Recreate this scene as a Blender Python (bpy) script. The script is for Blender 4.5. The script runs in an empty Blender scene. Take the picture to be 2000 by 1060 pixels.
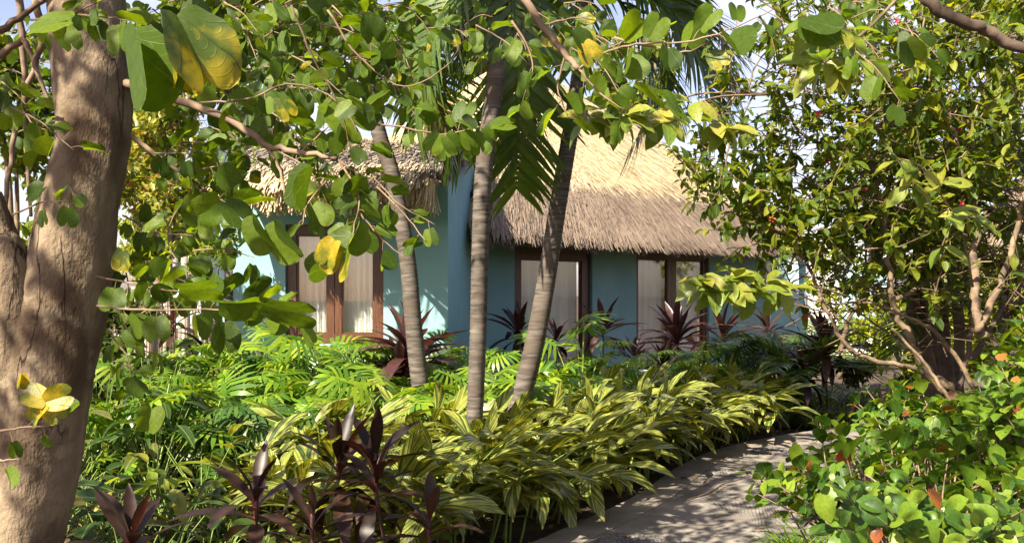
import bpy, math, random
import numpy as np
from mathutils import Vector, Matrix

R = math.radians
rng = random.Random(11)
nr = np.random.default_rng(11)
sc = bpy.context.scene
COL = sc.collection

# ------------------------------------------------------------------ camera
CAM_Z, F, CX, CY = 1.55, 1800.0, 1000.0, 575.0      # focal length and horizon in photo pixels (2000 wide)
cam_d = bpy.data.cameras.new('camera'); cam = bpy.data.objects.new('camera', cam_d); COL.objects.link(cam)
cam.location = (0, 0, CAM_Z); cam.rotation_euler = (R(90), 0, 0)
cam_d.sensor_width = 36; cam_d.lens = 36 * F / 2000; cam_d.shift_y = (CY - 530) / 2000
cam_d.clip_start = 0.05; cam_d.clip_end = 2000
sc.camera = cam
# ------------------------------------------------------------------ light
SUN_AZ, SUN_EL = 38.0, 42.0        # sun behind the camera, to its left
S = Vector((-math.sin(R(SUN_AZ)) * math.cos(R(SUN_EL)), -math.cos(R(SUN_AZ)) * math.cos(R(SUN_EL)), math.sin(R(SUN_EL))))
sd = bpy.data.lights.new('sun', 'SUN'); sd.energy = 5.0; sd.angle = R(0.5); sd.color = (1.0, 0.90, 0.72)
so = bpy.data.objects.new('sun', sd); COL.objects.link(so)
so.rotation_euler = S.to_track_quat('Z', 'Y').to_euler(); so.location = S * 40
w = bpy.data.worlds.new('World'); sc.world = w; w.use_nodes = True
nt = w.node_tree; nt.nodes.clear()
sky = nt.nodes.new('ShaderNodeTexSky'); sky.sky_type = 'NISHITA'; sky.sun_disc = False
sky.sun_elevation = R(SUN_EL); sky.sun_rotation = R(180 + SUN_AZ); sky.air_density = 1.0; sky.dust_density = 1.5
tc = nt.nodes.new('ShaderNodeTexCoord'); mp = nt.nodes.new('ShaderNodeMapping'); mp.inputs['Scale'].default_value = (1.6, 1.6, 3.2)
mp.inputs['Location'].default_value = (0.35, 0.2, 0.1)
no = nt.nodes.new('ShaderNodeTexNoise'); no.inputs['Scale'].default_value = 1.9; no.inputs['Detail'].default_value = 7
rp = nt.nodes.new('ShaderNodeValToRGB'); rp.color_ramp.elements[0].position = 0.52; rp.color_ramp.elements[1].position = 0.74
mx = nt.nodes.new('ShaderNodeMix'); mx.data_type = 'RGBA'; mx.inputs['B'].default_value = (5.0, 5.0, 5.7, 1)
tint = nt.nodes.new('ShaderNodeMix'); tint.data_type = 'RGBA'; tint.blend_type = 'MULTIPLY'; tint.inputs['Factor'].default_value = 1; tint.inputs['B'].default_value = (1.25, 1.0, 1.0, 1)
bg = nt.nodes.new('ShaderNodeBackground'); bg.inputs['Strength'].default_value = 0.068; wo = nt.nodes.new('ShaderNodeOutputWorld')
L = nt.links.new
L(tc.outputs['Generated'], mp.inputs['Vector']); L(mp.outputs[0], no.inputs['Vector']); L(no.outputs['Fac'], rp.inputs['Fac'])
L(sky.outputs[0], tint.inputs['A']); L(tint.outputs['Result'], mx.inputs['A']); L(rp.outputs['Color'], mx.inputs['Factor'])
L(mx.outputs['Result'], bg.inputs['Color']); L(bg.outputs[0], wo.inputs[0])
sc.view_settings.view_transform = 'Standard'; sc.view_settings.look = 'None'; sc.view_settings.gamma = 1
sc.view_settings.use_curve_mapping = False; sc.view_settings.exposure = 1.85
sc.cycles.use_denoising = True; sc.cycles.max_bounces = 8; sc.cycles.transmission_bounces = 6
sc.cycles.diffuse_bounces = 4; sc.cycles.caustics_reflective = False; sc.cycles.caustics_refractive = False

# ------------------------------------------------------------------ helpers
def P(x, y, d): return Vector(((x - CX) / F * d, d, CAM_Z - (y - CY) / F * d))
def GX(x, d): return (x - CX) / F * d
def px(p):
    if p[1] < 0.3: return (-9999, -9999, 1)
    return (CX + p[0] / p[1] * F, CY - (p[2] - CAM_Z) / p[1] * F, p[1])
def unit(v): return Vector(v).normalized()
def rv(): return Vector((rng.gauss(0, 1), rng.gauss(0, 1), rng.gauss(0, 1))).normalized()
def U(a, b): return rng.uniform(a, b)

def mesh(name, V, F_, uv=None, smooth=True, mats=()):
    """V (n,3), F_ list of tuples or int array (k,m); uv per vertex (n,2)"""
    me = bpy.data.meshes.new(name); V = np.asarray(V, dtype=np.float32)
    if isinstance(F_, np.ndarray):
        tot = np.full(len(F_), F_.shape[1], dtype=np.int32); loops = F_.reshape(-1).astype(np.int32)
    else:
        tot = np.array([len(f) for f in F_], dtype=np.int32); loops = np.fromiter((i for f in F_ for i in f), dtype=np.int32)
    start = np.concatenate(([0], np.cumsum(tot)[:-1])).astype(np.int32)
    me.vertices.add(len(V)); me.vertices.foreach_set('co', V.reshape(-1))
    me.loops.add(len(loops)); me.loops.foreach_set('vertex_index', loops)
    me.polygons.add(len(tot)); me.polygons.foreach_set('loop_start', start)
    me.polygons.foreach_set('use_smooth', np.full(len(tot), smooth))
    if uv is not None:
        me.uv_layers.new(name='UVMap').data.foreach_set('uv', np.asarray(uv, dtype=np.float32)[loops].reshape(-1))
    me.update(calc_edges=True); me.validate()
    for m in mats: me.materials.append(m)
    return me

def link(name, me, parent=None, kind=None):
    o = bpy.data.objects.new(name, me); COL.objects.link(o)
    if parent is not None:
        o.parent = parent; o.matrix_basis = Matrix.Translation(-parent['_at']) if '_at' in parent else Matrix()
    if kind: o['kind'] = kind
    return o
AT = {}
def thing(name, label, cat, loc=(0, 0, 0), group=None):
    o = bpy.data.objects.new(name, None); COL.objects.link(o); o.location = loc; o.empty_display_size = 0.1
    o['label'] = label; o['category'] = cat
    if group: o['group'] = group
    AT[o.name] = Vector(loc); return o
def part(name, me, parent, M=None, kind=None):
    """world-space matrix M (or world-space mesh) under a thing whose Empty is only translated"""
    o = bpy.data.objects.new(name, me); COL.objects.link(o)
    o.parent = parent; base = Matrix.Translation(-AT[parent.name]) if parent.name in AT else Matrix()
    o.matrix_basis = base @ M if M is not None else base
    if kind: o['kind'] = kind
    return o
def tag(o, label, cat, group=None):
    o['label'] = label; o['category'] = cat
    if group: o['group'] = group
    return o

class Geo:
    def __init__(s): s.V = []; s.F = []; s.UV = []
    def add(s, V, F_, UV=None):
        b = len(s.V); s.V += [tuple(v) for v in V]; s.F += [tuple(i + b for i in f) for f in F_]
        s.UV += [tuple(u) for u in UV] if UV is not None else [(0, 0)] * len(V)
    def tube(s, pts, rad, n=8, cap=True, lump=0.0, seed=0):
        pts = [Vector(p) for p in pts]; k = len(pts)
        if not hasattr(rad, '__len__'): rad = [rad] * k
        t0 = (pts[1] - pts[0]).normalized(); up = Vector((0.31, 0.93, 0.2)); a = t0.cross(up).normalized()
        V = []; UV = []; acc = 0
        for i in range(k):
            t = (pts[min(i + 1, k - 1)] - pts[max(i - 1, 0)]).normalized()
            a = (a - t * a.dot(t)).normalized(); b = t.cross(a)
            if i: acc += (pts[i] - pts[i - 1]).length
            for j in range(n):
                th = 2 * math.pi * j / n; r = rad[i]
                if lump: r *= 1 + lump * (math.sin(2 * th + i * .07 + seed) * .5 + math.sin(3 * th - i * .11 + seed * 2) * .35 + math.sin(5 * th + i * .23) * .25 + rng.gauss(0, .12))
                V.append(pts[i] + (a * math.cos(th) + b * math.sin(th)) * r); UV.append((j / n, acc))
        F_ = [(i * n + j, i * n + (j + 1) % n, (i + 1) * n + (j + 1) % n, (i + 1) * n + j) for i in range(k - 1) for j in range(n)]
        if cap: F_ += [tuple(range(n - 1, -1, -1)), tuple((k - 1) * n + j for j in range(n))]
        s.add(V, F_, UV)
    def box(s, lo, hi, M=None):
        x0, y0, z0 = lo; x1, y1, z1 = hi
        V = [Vector(v) for v in ((x0, y0, z0), (x1, y0, z0), (x1, y1, z0), (x0, y1, z0), (x0, y0, z1), (x1, y0, z1), (x1, y1, z1), (x0, y1, z1))]
        if M is not None: V = [M @ v for v in V]
        s.add(V, [(0, 3, 2, 1), (4, 5, 6, 7), (0, 1, 5, 4), (1, 2, 6, 5), (2, 3, 7, 6), (3, 0, 4, 7)])
    def prism(s, pts, off):
        """closed polygon pts (list of Vector) extruded by off"""
        n = len(pts); off = Vector(off); V = [Vector(p) for p in pts] + [Vector(p) + off for p in pts]
        s.add(V, [tuple(range(n - 1, -1, -1)), tuple(range(n, 2 * n))] + [(i, (i + 1) % n, n + (i + 1) % n, n + i) for i in range(n)])
    def build(s, name, mat, parent=None, smooth=True, kind=None):
        me = mesh(name, np.array([tuple(v) for v in s.V]), s.F, np.array(s.UV), smooth, [mat])
        if parent is None:
            o = bpy.data.objects.new(name, me); COL.objects.link(o)
            if kind: o['kind'] = kind
            return o
        return part(name, me, parent, None, kind)

def spline(pts, n=6):
    """Catmull-Rom through pts"""
    pts = [Vector(p) for p in pts]; out = []; q = [pts[0] * 2 - pts[1]] + pts + [pts[-1] * 2 - pts[-2]]
    for i in range(1, len(q) - 2):
        for k in range(n):
            t = k / n; a, b, c, d = q[i - 1], q[i], q[i + 1], q[i + 2]
            out.append(0.5 * ((2 * b) + (c - a) * t + (2 * a - 5 * b + 4 * c - d) * t * t + (3 * b - a - 3 * c + d) * t ** 3))
    out.append(pts[-1]); return out
def taper(n, a, b): return [a + (b - a) * i / (n - 1) for i in range(n)]

def frame(loc, y, n, s=1.0):
    y = Vector(y).normalized(); n = Vector(n); z = n - y * n.dot(y)
    if z.length < 1e-3: z = y.orthogonal()
    z.normalize(); x = y.cross(z)
    sx = s if not hasattr(s, '__len__') else s[0]; sy = s if not hasattr(s, '__len__') else s[1]
    return Matrix(((x.x * sx, y.x * sy, z.x * sy, loc[0]), (x.y * sx, y.y * sy, z.y * sy, loc[1]), (x.z * sx, y.z * sy, z.z * sy, loc[2]), (0, 0, 0, 1)))

def join(name, templ, mats, mat, parent=None, kind='stuff', smooth=True):
    """many copies of a leaf template as one mesh"""
    V, F_, UV = templ; V = np.asarray(V); F_ = np.asarray(F_); UV = np.asarray(UV); k = len(mats)
    M = np.array([[list(r) for r in m] for m in mats])
    W = np.einsum('kij,nj->kni', M[:, :3, :3], V) + M[:, None, :3, 3]
    FF = (F_[None] + (np.arange(k) * len(V))[:, None, None]).reshape(-1, F_.shape[1])
    me = mesh(name, W.reshape(-1, 3), FF, np.tile(UV, (k, 1)), smooth, [mat])
    if parent is None:
        o = bpy.data.objects.new(name, me); COL.objects.link(o)
        if kind: o['kind'] = kind
        return o
    return part(name, me, parent, None, kind)

# ------------------------------------------------------------------ leaf templates: +Y along, +Z upper face, length 1
def leaf_grid(prof, cols=2, fold=0.25, arch=0.0, wave=0.0, n=None, curl=0.0):
    """prof: list of (v, halfwidth); arch: how far the tip bends down"""
    V = []; UV = []; F_ = []; m = 2 * cols + 1 if cols > 1 else 3
    m = 2 * cols + 1 if cols >= 1 else 2
    for i, (v, hw) in enumerate(prof):
        ang = arch * v; 
        y = math.sin(ang) / arch if arch else v; z = -(1 - math.cos(ang)) / arch if arch else 0
        for j in range(m):
            u = (j / (m - 1) * 2 - 1); x = u * hw
            zz = abs(x) * fold + wave * math.sin(i * 2.1 + j * 1.3) * abs(u) * hw - curl * u * u * hw
            V.append((x, y - zz * math.sin(ang) * 0, z + zz)); UV.append((x + 0.5, v))
    for i in range(len(prof) - 1):
        for j in range(m - 1):
            a = i * m + j; F_.append((a, a + 1, a + 1 + m, a + m))
    return np.array(V), np.array(F_), np.array(UV)
def ell(n, w, base=0.45):
    """pointed ellipse profile with widest place at base"""
    out = []
    for i in range(n + 1):
        v = i / n; h = (v / base) if v < base else (1 - v) / (1 - base)
        out.append((v, max(0.004, w * math.sin(min(1, h) * math.pi / 2) ** 0.8)))
    return out
def obov(n, w):
    return [(v, max(0.006, w * math.sin(math.pi * (v ** 1.25)) ** 0.62)) for v in [i / n for i in range(n + 1)]]
def bauhinia(fold=0.35, droop=0.3, wv=0.04, split=0.62):
    V = []; UV = []; F_ = []; vs = (0, .1, .25, .43, .62, .75, .86, .94, .985, 1.0); cols = 3
    for sgn in (-1, 1):
        b = len(V)
        for i, v in enumerate(vs):
            if v <= split: wo_ = .5 * math.sqrt(1 - ((split - v) / (split + .13)) ** 2); xi = 0
            else: q = math.sqrt(max(0, 1 - ((v - split) / (1 - split)) ** 2)); wo_ = .245 + .255 * q; xi = .235 - .235 * q
            for j in range(cols + 1):
                t = j / cols; x = xi + (wo_ - xi) * t; y = v - (.07 * math.sin(t * 2.2) if v == 0 else 0)
                z = x * fold - droop * y * y * .5 + wv * math.sin(i * 1.1 + j * 1.9 + sgn) * t
                V.append((sgn * x, y, z)); UV.append((0.5 + sgn * x, y))
        for i in range(len(vs) - 1):
            for j in range(cols):
                a = b + i * (cols + 1) + j; q = (a, a + 1, a + cols + 2, a + cols + 1)
                F_.append(q if sgn > 0 else q[::-1])
    return np.array(V), np.array(F_), np.array(UV)
def philo(seed):
    r = random.Random(seed); V = []; UV = []; F_ = []
    def strip(p0, d, ln, w0, z0, bend):
        b = len(V); d = Vector((d[0], d[1])).normalized(); nrm = Vector((-d.y, d.x)); N = 4
        for i in range(N + 1):
            t = i / N; c = Vector(p0) + d * ln * t; ww = w0 * (0.75 + 0.75 * math.sin(math.pi * (t * .8 + .08))) * (1 if i < N else .08)
            z = z0 - bend * t * t * ln + (0.02 * math.sin(t * 7 + b))
            for sgn in (-1, 1):
                q = c + nrm * sgn * ww; V.append((q.x, q.y, z + 0.012 * (i % 2))); UV.append((0.5 + sgn * ww * 2 + 0, t))
        for i in range(N): a = b + 2 * i; F_.append((a, a + 1, a + 3, a + 2))
    n = 9
    for i in range(n):
        f = i / (n - 1); y = 0.06 + 0.72 * f; ang = R(128 - 98 * f); ln = (0.30 + 0.26 * math.sin(math.pi * (0.25 + 0.6 * f))) * r.uniform(.85, 1.12)
        for sgn in (-1, 1):
            strip((sgn * 0.01, y), (sgn * math.sin(ang), math.cos(ang)), ln, 0.027 * r.uniform(.8, 1.25), -0.12 * y * y, 0.35 + 0.2 * r.random())
    strip((0, 0.72), (0, 1), 0.36, 0.035, -0.07, 0.5)
    # midblade
    b = len(V)
    for i in range(6):
        t = i / 5; y = -0.02 + 0.86 * t; hw = 0.075 * (1 - t * .75)
        for sgn in (-1, 0, 1): V.append((sgn * hw, y, -0.12 * y * y + abs(sgn) * 0.01 + .004)); UV.append((0.5 + sgn * hw, t))
    for i in range(5):
        for j in range(2): a = b + 3 * i + j; F_.append((a, a + 1, a + 4, a + 3))
    return np.array(V), np.array(F_), np.array(UV)
def frond(n=34, arch=1.35, leaf=0.5, hang=0.9, seed=0, vee=0.3, wl=.010, spread=.85):
    """palm frond, length 1 along Y, arching down"""
    r = random.Random(seed); V = []; UV = []; F_ = []
    def pt(t):
        a = arch * t; return Vector((0, math.sin(a) / arch, -(1 - math.cos(a)) / arch)), Vector((0, math.cos(a), -math.sin(a)))
    N = 12
    for i in range(N + 1):
        p, t = pt(i / N); wd = 0.011 * (1 - .8 * i / N)
        for q in ((-wd, 0), (0, wd), (wd, 0), (0, -wd)): V.append((q[0], p.y, p.z + q[1])); UV.append((.9, .02))
    for i in range(N):
        for j in range(4): a = 4 * i; F_.append((a + j, a + (j + 1) % 4, a + 4 + (j + 1) % 4, a + 4 + j))
    for i in range(n):
        t = 0.14 + 0.86 * i / (n - 1); p, tg = pt(t); up = Vector((0, -tg.z, tg.y)); up = Vector((0, tg.z, -tg.y)) * -1
        ln = leaf * (0.35 + 0.65 * math.sin(math.pi * (0.18 + 0.72 * t))) * r.uniform(.9, 1.1)
        for sgn in (-1, 1):
            out = (Vector((sgn, 0, 0)) * spread + tg * (0.45 + 0.5 * t + (.4 if spread < .8 else 0)) + up * vee * r.uniform(.6, 1.3) + Vector((r.gauss(0, .09), r.gauss(0, .09), r.gauss(0, .09)))).normalized()
            b = len(V); K = 4; c = p.copy(); dr = out.copy(); wdt = wl
            side = dr.cross(up).normalized()
            for k in range(K + 1):
                ww = wdt * (1 - (k / K) ** 2) * (0.7 + .6 * min(1, k)) + 0.0008
                for s2 in (-1, 1): V.append(tuple(c + side * s2 * ww)); UV.append((0.5 + s2 * .05, 0.1 + .9 * k / K))
                dr = (dr + Vector((0, 0, -hang * (0.10 + 0.28 * k / K)))).normalized(); c = c + dr * ln / K
                side = (side - dr * side.dot(dr)).normalized()
            for k in range(K): a = b + 2 * k; F_.append((a, a + 1, a + 3, a + 2))
    return np.array(V), np.array(F_), np.array(UV)
T_BAU = [bauhinia(.12, .25, .03), bauhinia(.45, .4, .05), bauhinia(.9, .3, .04, .68), bauhinia(.25, .6, .07, .58), bauhinia(1.6, .2, .03, .66)]
T_ELL = leaf_grid(ell(5, .24), 1, .3, .5, .15)
T_ELLS = leaf_grid(ell(3, .22), 1, .35)
T_LANCE = leaf_grid(ell(5, .15, .4), 1, .3, .7, .1)
T_ROUND = [leaf_grid(obov(6, .36), 1, .25, .35), leaf_grid(obov(6, .40), 1, .45, .7, .08), leaf_grid(obov(6, .33), 1, .1, .5, .1)]
T_ALP = [leaf_grid(ell(8, .115, .42), 2, .35, a, .12) for a in (.5, .95, 1.4, 1.9)]
T_COR = [leaf_grid([(0, .035), (.08, .03), (.2, .05), (.38, .085), (.55, .095), (.72, .08), (.87, .045), (1, .003)], 1, f, a, .05) for f, a in ((.5, .25), (.35, .7), (.25, 1.2), (.3, 1.8))]
T_GRASS = leaf_grid([(0, .014), (.3, .016), (.6, .013), (.85, .007), (1, .001)], 1, .3, 1.5)
T_PHI = [philo(3), philo(5), philo(8)]
T_LEAF1 = (np.array([(0, 0, 0), (.22, .5, .06), (0, 1, -.03), (-.22, .5, .06)]), np.array([(0, 1, 2, 3)]), np.array([(.5, 0), (.72, .5), (.5, 1), (.28, .5)]))

# ------------------------------------------------------------------ materials
MATS = {}
def N(nt, t, **kw):
    n = nt.nodes.new('ShaderNode' + t)
    for k, v in kw.items():
        if k in n.inputs.keys(): n.inputs[k].default_value = v
        else: setattr(n, k, v)
    return n
def math_(nt, op, a, b=None, c=None):
    n = nt.nodes.new('ShaderNodeMath'); n.operation = op
    for i, v in enumerate((a, b, c)):
        if v is None: continue
        if isinstance(v, (int, float)): n.inputs[i].default_value = v
        else: nt.links.new(v, n.inputs[i])
    return n.outputs[0]
def mixc(nt, f, a, b, mode='MIX'):
    n = nt.nodes.new('ShaderNodeMix'); n.data_type = 'RGBA'; n.blend_type = mode
    for k, v in (('Factor', f), ('A', a), ('B', b)):
        s = n.inputs[k] if k == 'Factor' else [i for i in n.inputs if i.name == k and i.type == 'RGBA'][0]
        if isinstance(v, (int, float)): s.default_value = v
        elif isinstance(v, tuple): s.default_value = (*v[:3], 1)
        else: nt.links.new(v, s)
    return [o for o in n.outputs if o.type == 'RGBA'][0]
def ramp(nt, fac, els):
    n = nt.nodes.new('ShaderNodeValToRGB'); e = n.color_ramp.elements
    while len(e) < len(els): e.new(0.5)
    for i, (p, c) in enumerate(els): e[i].position = p; e[i].color = (*c, 1)
    nt.links.new(fac, n.inputs[0]); return n.outputs[0]
def new_mat(name):
    m = bpy.data.materials.new(name); m.use_nodes = True; m.node_tree.nodes.clear(); MATS[name] = m; return m, m.node_tree

def leaf_mat(name, cols, trans=0.38, rough=0.42, pattern=None, gain=(1.5, 1.6, 0.55), spec=0.5, alt=None):
    m, nt = new_mat(name); L = nt.links.new
    oi = N(nt, 'ObjectInfo'); ge = N(nt, 'NewGeometry')
    r = math_(nt, 'FRACT', math_(nt, 'ADD', math_(nt, 'MULTIPLY', oi.outputs['Random'], 7.31), ge.outputs['Random Per Island']))
    col = ramp(nt, r, cols)
    uv = N(nt, 'UVMap'); sp = N(nt, 'SeparateXYZ'); L(uv.outputs[0], sp.inputs[0])
    ux = math_(nt, 'SUBTRACT', sp.outputs[0], 0.5); au = math_(nt, 'ABSOLUTE', ux); v = sp.outputs[1]
    nz = N(nt, 'TexNoise', Scale=9.0, Detail=3.0); L(uv.outputs[0], nz.inputs['Vector'])
    height = None
    if pattern == 'stripe':      # variegated ginger: slanted cream stripes
        r2 = math_(nt, 'MULTIPLY', r, 40.0)
        ph = math_(nt, 'ADD', math_(nt, 'SUBTRACT', math_(nt, 'MULTIPLY', v, 9.0), math_(nt, 'MULTIPLY', au, 62.0)), r2)
        nn = N(nt, 'TexNoise', noise_dimensions='1D', Scale=0.55, Detail=2.0); L(math_(nt, 'MULTIPLY', ph, 1.0), nn.inputs['W'])
        k = ramp(nt, nn.outputs['Fac'], [(0.47, (0, 0, 0)), (0.55, (1, 1, 1))])
        col = mixc(nt, k, col, alt)
        rib = ramp(nt, au, [(0.0, (1, 1, 1)), (0.010, (0, 0, 0))]); col = mixc(nt, rib, col, (0.30, 0.33, 0.06))
        tipf = math_(nt, 'ADD', math_(nt, 'ADD', v, math_(nt, 'MULTIPLY', nz.outputs['Fac'], 0.25)), math_(nt, 'MULTIPLY', r, .14)); tk = math_(nt, 'MULTIPLY', math_(nt, 'SUBTRACT', tipf, 1.15), 12.0); tk.node.use_clamp = True; col = mixc(nt, tk, col, (.20, .11, .045))
    elif pattern == 'veins':     # veins fan out from the base
        an = math_(nt, 'ARCTAN2', ux, math_(nt, 'ADD', v, 0.02)); w1 = math_(nt, 'ABSOLUTE', math_(nt, 'SINE', math_(nt, 'MULTIPLY', an, 6.6)))
        k = ramp(nt, w1, [(0.0, (1, 1, 1)), (0.13, (0, 0, 0))])
        w2 = math_(nt, 'ABSOLUTE', math_(nt, 'SINE', math_(nt, 'MULTIPLY', math_(nt, 'SUBTRACT', v, math_(nt, 'MULTIPLY', w1, .12)), 26.0)))
        k2 = ramp(nt, w2, [(0.0, (.28, .28, .28)), (0.22, (0, 0, 0))]); kk = mixc(nt, 1.0, k, k2, 'LIGHTEN')
        if alt:
            n5 = N(nt, 'TexNoise', Scale=3.0, Detail=3.0); L(uv.outputs[0], n5.inputs['Vector'])
            bl = math_(nt, 'ADD', math_(nt, 'ADD', math_(nt, 'MULTIPLY', v, .45), n5.outputs['Fac']), math_(nt, 'MULTIPLY', w1, .12))
            col = mixc(nt, ramp(nt, bl, [(0.70, (0, 0, 0)), (0.98, (1, 1, 1))]), col, alt)
        dk = (0.03, 0.06, 0.012) if alt else (0.10, 0.17, 0.035)
        col = mixc(nt, math_(nt, 'MULTIPLY', kk, .75), col, dk); height = kk
    elif pattern == 'rib':
        rib = ramp(nt, au, [(0.0, (1, 1, 1)), (0.022, (0, 0, 0))]); col = mixc(nt, math_(nt, 'MULTIPLY', rib, .55), col, alt or (0.25, 0.33, 0.10)); height = rib
    elif pattern == 'grain':     # parallel veined sword leaves
        g = N(nt, 'TexNoise', noise_dimensions='2D', Scale=1.0, Detail=2.0); cb = N(nt, 'CombineXYZ'); L(math_(nt, 'MULTIPLY', ux, 130.0), cb.inputs[0]); L(math_(nt, 'MULTIPLY', v, 2.0), cb.inputs[1]); L(cb.outputs[0], g.inputs['Vector'])
        col = mixc(nt, ramp(nt, g.outputs['Fac'], [(0.4, (0, 0, 0)), (0.75, (1, 1, 1))]), col, alt or (0.12, 0.04, 0.05))
        if cols and len(cols) and name.startswith('cordyline'):
            bs = ramp(nt, v, [(0.0, (1, 1, 1)), (0.17, (0, 0, 0))]); col = mixc(nt, math_(nt, 'MULTIPLY', bs, .75), col, (0.20, 0.025, 0.045))
    nsp = N(nt, 'TexNoise', Scale=26.0, Detail=2.0); av = N(nt, 'VectorMath', operation='ADD'); cbr = N(nt, 'CombineXYZ'); L(math_(nt, 'MULTIPLY', r, 37.0), cbr.inputs[0]); L(uv.outputs[0], av.inputs[0]); L(cbr.outputs[0], av.inputs[1]); L(av.outputs[0], nsp.inputs['Vector'])
    spt = math_(nt, 'MULTIPLY', math_(nt, 'SUBTRACT', nsp.outputs['Fac'], .69), 14.0); spt.node.use_clamp = True
    if name not in ('fallen_leaf', 'red_petal'): col = mixc(nt, math_(nt, 'MULTIPLY', spt, .75), col, (.12, .075, .03))
    col = mixc(nt, 0.35, col, mixc(nt, 1.0, col, ramp(nt, nz.outputs['Fac'], [(0.3, (.45, .45, .45)), (0.7, (1.35, 1.35, 1.35))]), 'MULTIPLY'))
    pb = N(nt, 'BsdfPrincipled', Roughness=rough); pb.inputs['Specular IOR Level'].default_value = spec; L(col, pb.inputs['Base Color'])
    tr = N(nt, 'BsdfTranslucent'); L(mixc(nt, 1.0, col, gain, 'MULTIPLY'), tr.inputs['Color'])
    if height is not None:
        bp = N(nt, 'Bump', Strength=0.25, Distance=0.01); L(height, bp.inputs['Height']); L(bp.outputs[0], pb.inputs['Normal'])
    mxs = N(nt, 'MixShader', Fac=trans); out = N(nt, 'OutputMaterial'); L(pb.outputs[0], mxs.inputs[1]); L(tr.outputs[0], mxs.inputs[2]); L(mxs.outputs[0], out.inputs[0])
    return m

def plain(name, c1, c2=None, scale=4.0, rough=0.8, bump=0.2, detail=6.0, stretch=(1, 1, 1), spec=0.3, lo=.35, hi=.68, c3=None, scale3=1.2, bscale=None, bdist=.01, coord='Object'):
    m, nt = new_mat(name); L = nt.links.new
    tc = N(nt, 'TexCoord'); mp = N(nt, 'Mapping'); mp.inputs['Scale'].default_value = stretch; L(tc.outputs[coord], mp.inputs[0])
    nz = N(nt, 'TexNoise', Scale=scale, Detail=detail); L(mp.outputs[0], nz.inputs['Vector'])
    pb = N(nt, 'BsdfPrincipled', Roughness=rough); pb.inputs['Specular IOR Level'].default_value = spec
    col = ramp(nt, nz.outputs['Fac'], [(lo, c1), (hi, c2 or c1)])
    if c3:
        n3 = N(nt, 'TexNoise', Scale=scale3, Detail=4.0); L(mp.outputs[0], n3.inputs['Vector'])
        col = mixc(nt, ramp(nt, n3.outputs['Fac'], [(.5, (0, 0, 0)), (.66, (1, 1, 1))]), col, c3)
    oi = N(nt, 'ObjectInfo'); col = mixc(nt, 1.0, col, ramp(nt, oi.outputs['Random'], [(0, (.86, .86, .86)), (1, (1.08, 1.08, 1.08))]), 'MULTIPLY')
    L(col, pb.inputs['Base Color'])
    if bump:
        nb = N(nt, 'TexNoise', Scale=bscale or scale * 3, Detail=8.0); L(mp.outputs[0], nb.inputs['Vector'])
        bp = N(nt, 'Bump', Strength=bump, Distance=bdist); L(nb.outputs['Fac'], bp.inputs['Height']); L(bp.outputs[0], pb.inputs['Normal'])
    out = N(nt, 'OutputMaterial'); L(pb.outputs[0], out.inputs[0]); return m

G = lambda *c: [(i / max(1, len(c) - 1), x) for i, x in enumerate(c)]
M_BAU = leaf_mat('bauhinia_leaf', G((.030, .060, .007), (.050, .092, .008), (.075, .130, .010), (.125, .185, .013)), .5, .48, 'veins', gain=(2.4, 2.1, .4), spec=.25)
M_BAUY = leaf_mat('bauhinia_yellow_leaf', G((.34, .27, .015), (.46, .34, .012)), .45, .45, 'veins', gain=(1.3, 1.2, .3), alt=(.16, .19, .02))
M_BAUM = leaf_mat('bauhinia_turning_leaf', G((.06, .105, .012), (.09, .13, .015)), .42, .42, 'veins', gain=(1.8, 1.6, .3), alt=(.33, .28, .015))
M_CANOPY = leaf_mat('canopy_leaf', G((.03, .07, .010), (.05, .10, .012)), .3, .45)
M_ALP = leaf_mat('ginger_leaf', G((.040, .085, .018), (.058, .105, .020), (.085, .13, .022)), .30, .36, 'stripe', alt=(.36, .36, .075), gain=(1.7, 1.5, .4))
M_PHI = leaf_mat('philodendron_leaf', G((.055, .13, .012), (.09, .19, .015), (.15, .25, .018), (.24, .31, .022)), .38, .32, gain=(1.9, 1.7, .35))
M_PHID = leaf_mat('philodendron_dark_leaf', G((.030, .080, .012), (.05, .11, .014), (.075, .14, .016)), .36, .36, gain=(1.7, 1.6, .4))
M_COR = leaf_mat('cordyline_leaf', G((.017, .010, .008), (.032, .015, .011), (.050, .022, .015), (.075, .038, .022)), .25, .42, 'grain', gain=(2.0, .9, .8), alt=(.026, .016, .012), spec=.4)
M_CORP = leaf_mat('cordyline_pink_leaf', G((.04, .018, .020), (.075, .034, .036), (.14, .08, .068), (.04, .030, .025)), .25, .32, 'grain', gain=(1.8, .9, .8), alt=(.05, .024, .022), spec=.4)
M_CORO = leaf_mat('cordyline_orange_leaf', G((.30, .05, .02), (.22, .025, .03), (.12, .03, .02)), .35, .35, 'grain', gain=(1.8, .9, .6), alt=(.10, .02, .02))
M_COC = leaf_mat('cocoplum_leaf', G((.028, .070, .011), (.05, .115, .013), (.085, .165, .016), (.125, .21, .018), (.18, .26, .022)), .40, .38, 'rib', spec=.35, gain=(2.0, 1.7, .3))
M_COCR = leaf_mat('cocoplum_red_leaf', G((.20, .035, .015), (.25, .08, .02), (.30, .17, .03)), .35, .4, 'rib', gain=(1.6, .9, .6), alt=(.30, .14, .06), spec=.35)
M_JAT = leaf_mat('jatropha_leaf', G((.036, .070, .009), (.060, .105, .010), (.11, .155, .013), (.22, .23, .018)), .45, .45, 'rib', gain=(2.3, 2.0, .4), spec=.3)
M_SEA = leaf_mat('broad_yellow_green_leaf', G((.12, .18, .02), (.20, .24, .026), (.32, .29, .05)), .42, .38, 'rib')
M_HEDGE = leaf_mat('hedge_leaf', G((.13, .18, .015), (.22, .26, .018), (.34, .32, .025)), .45, .4)
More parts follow.
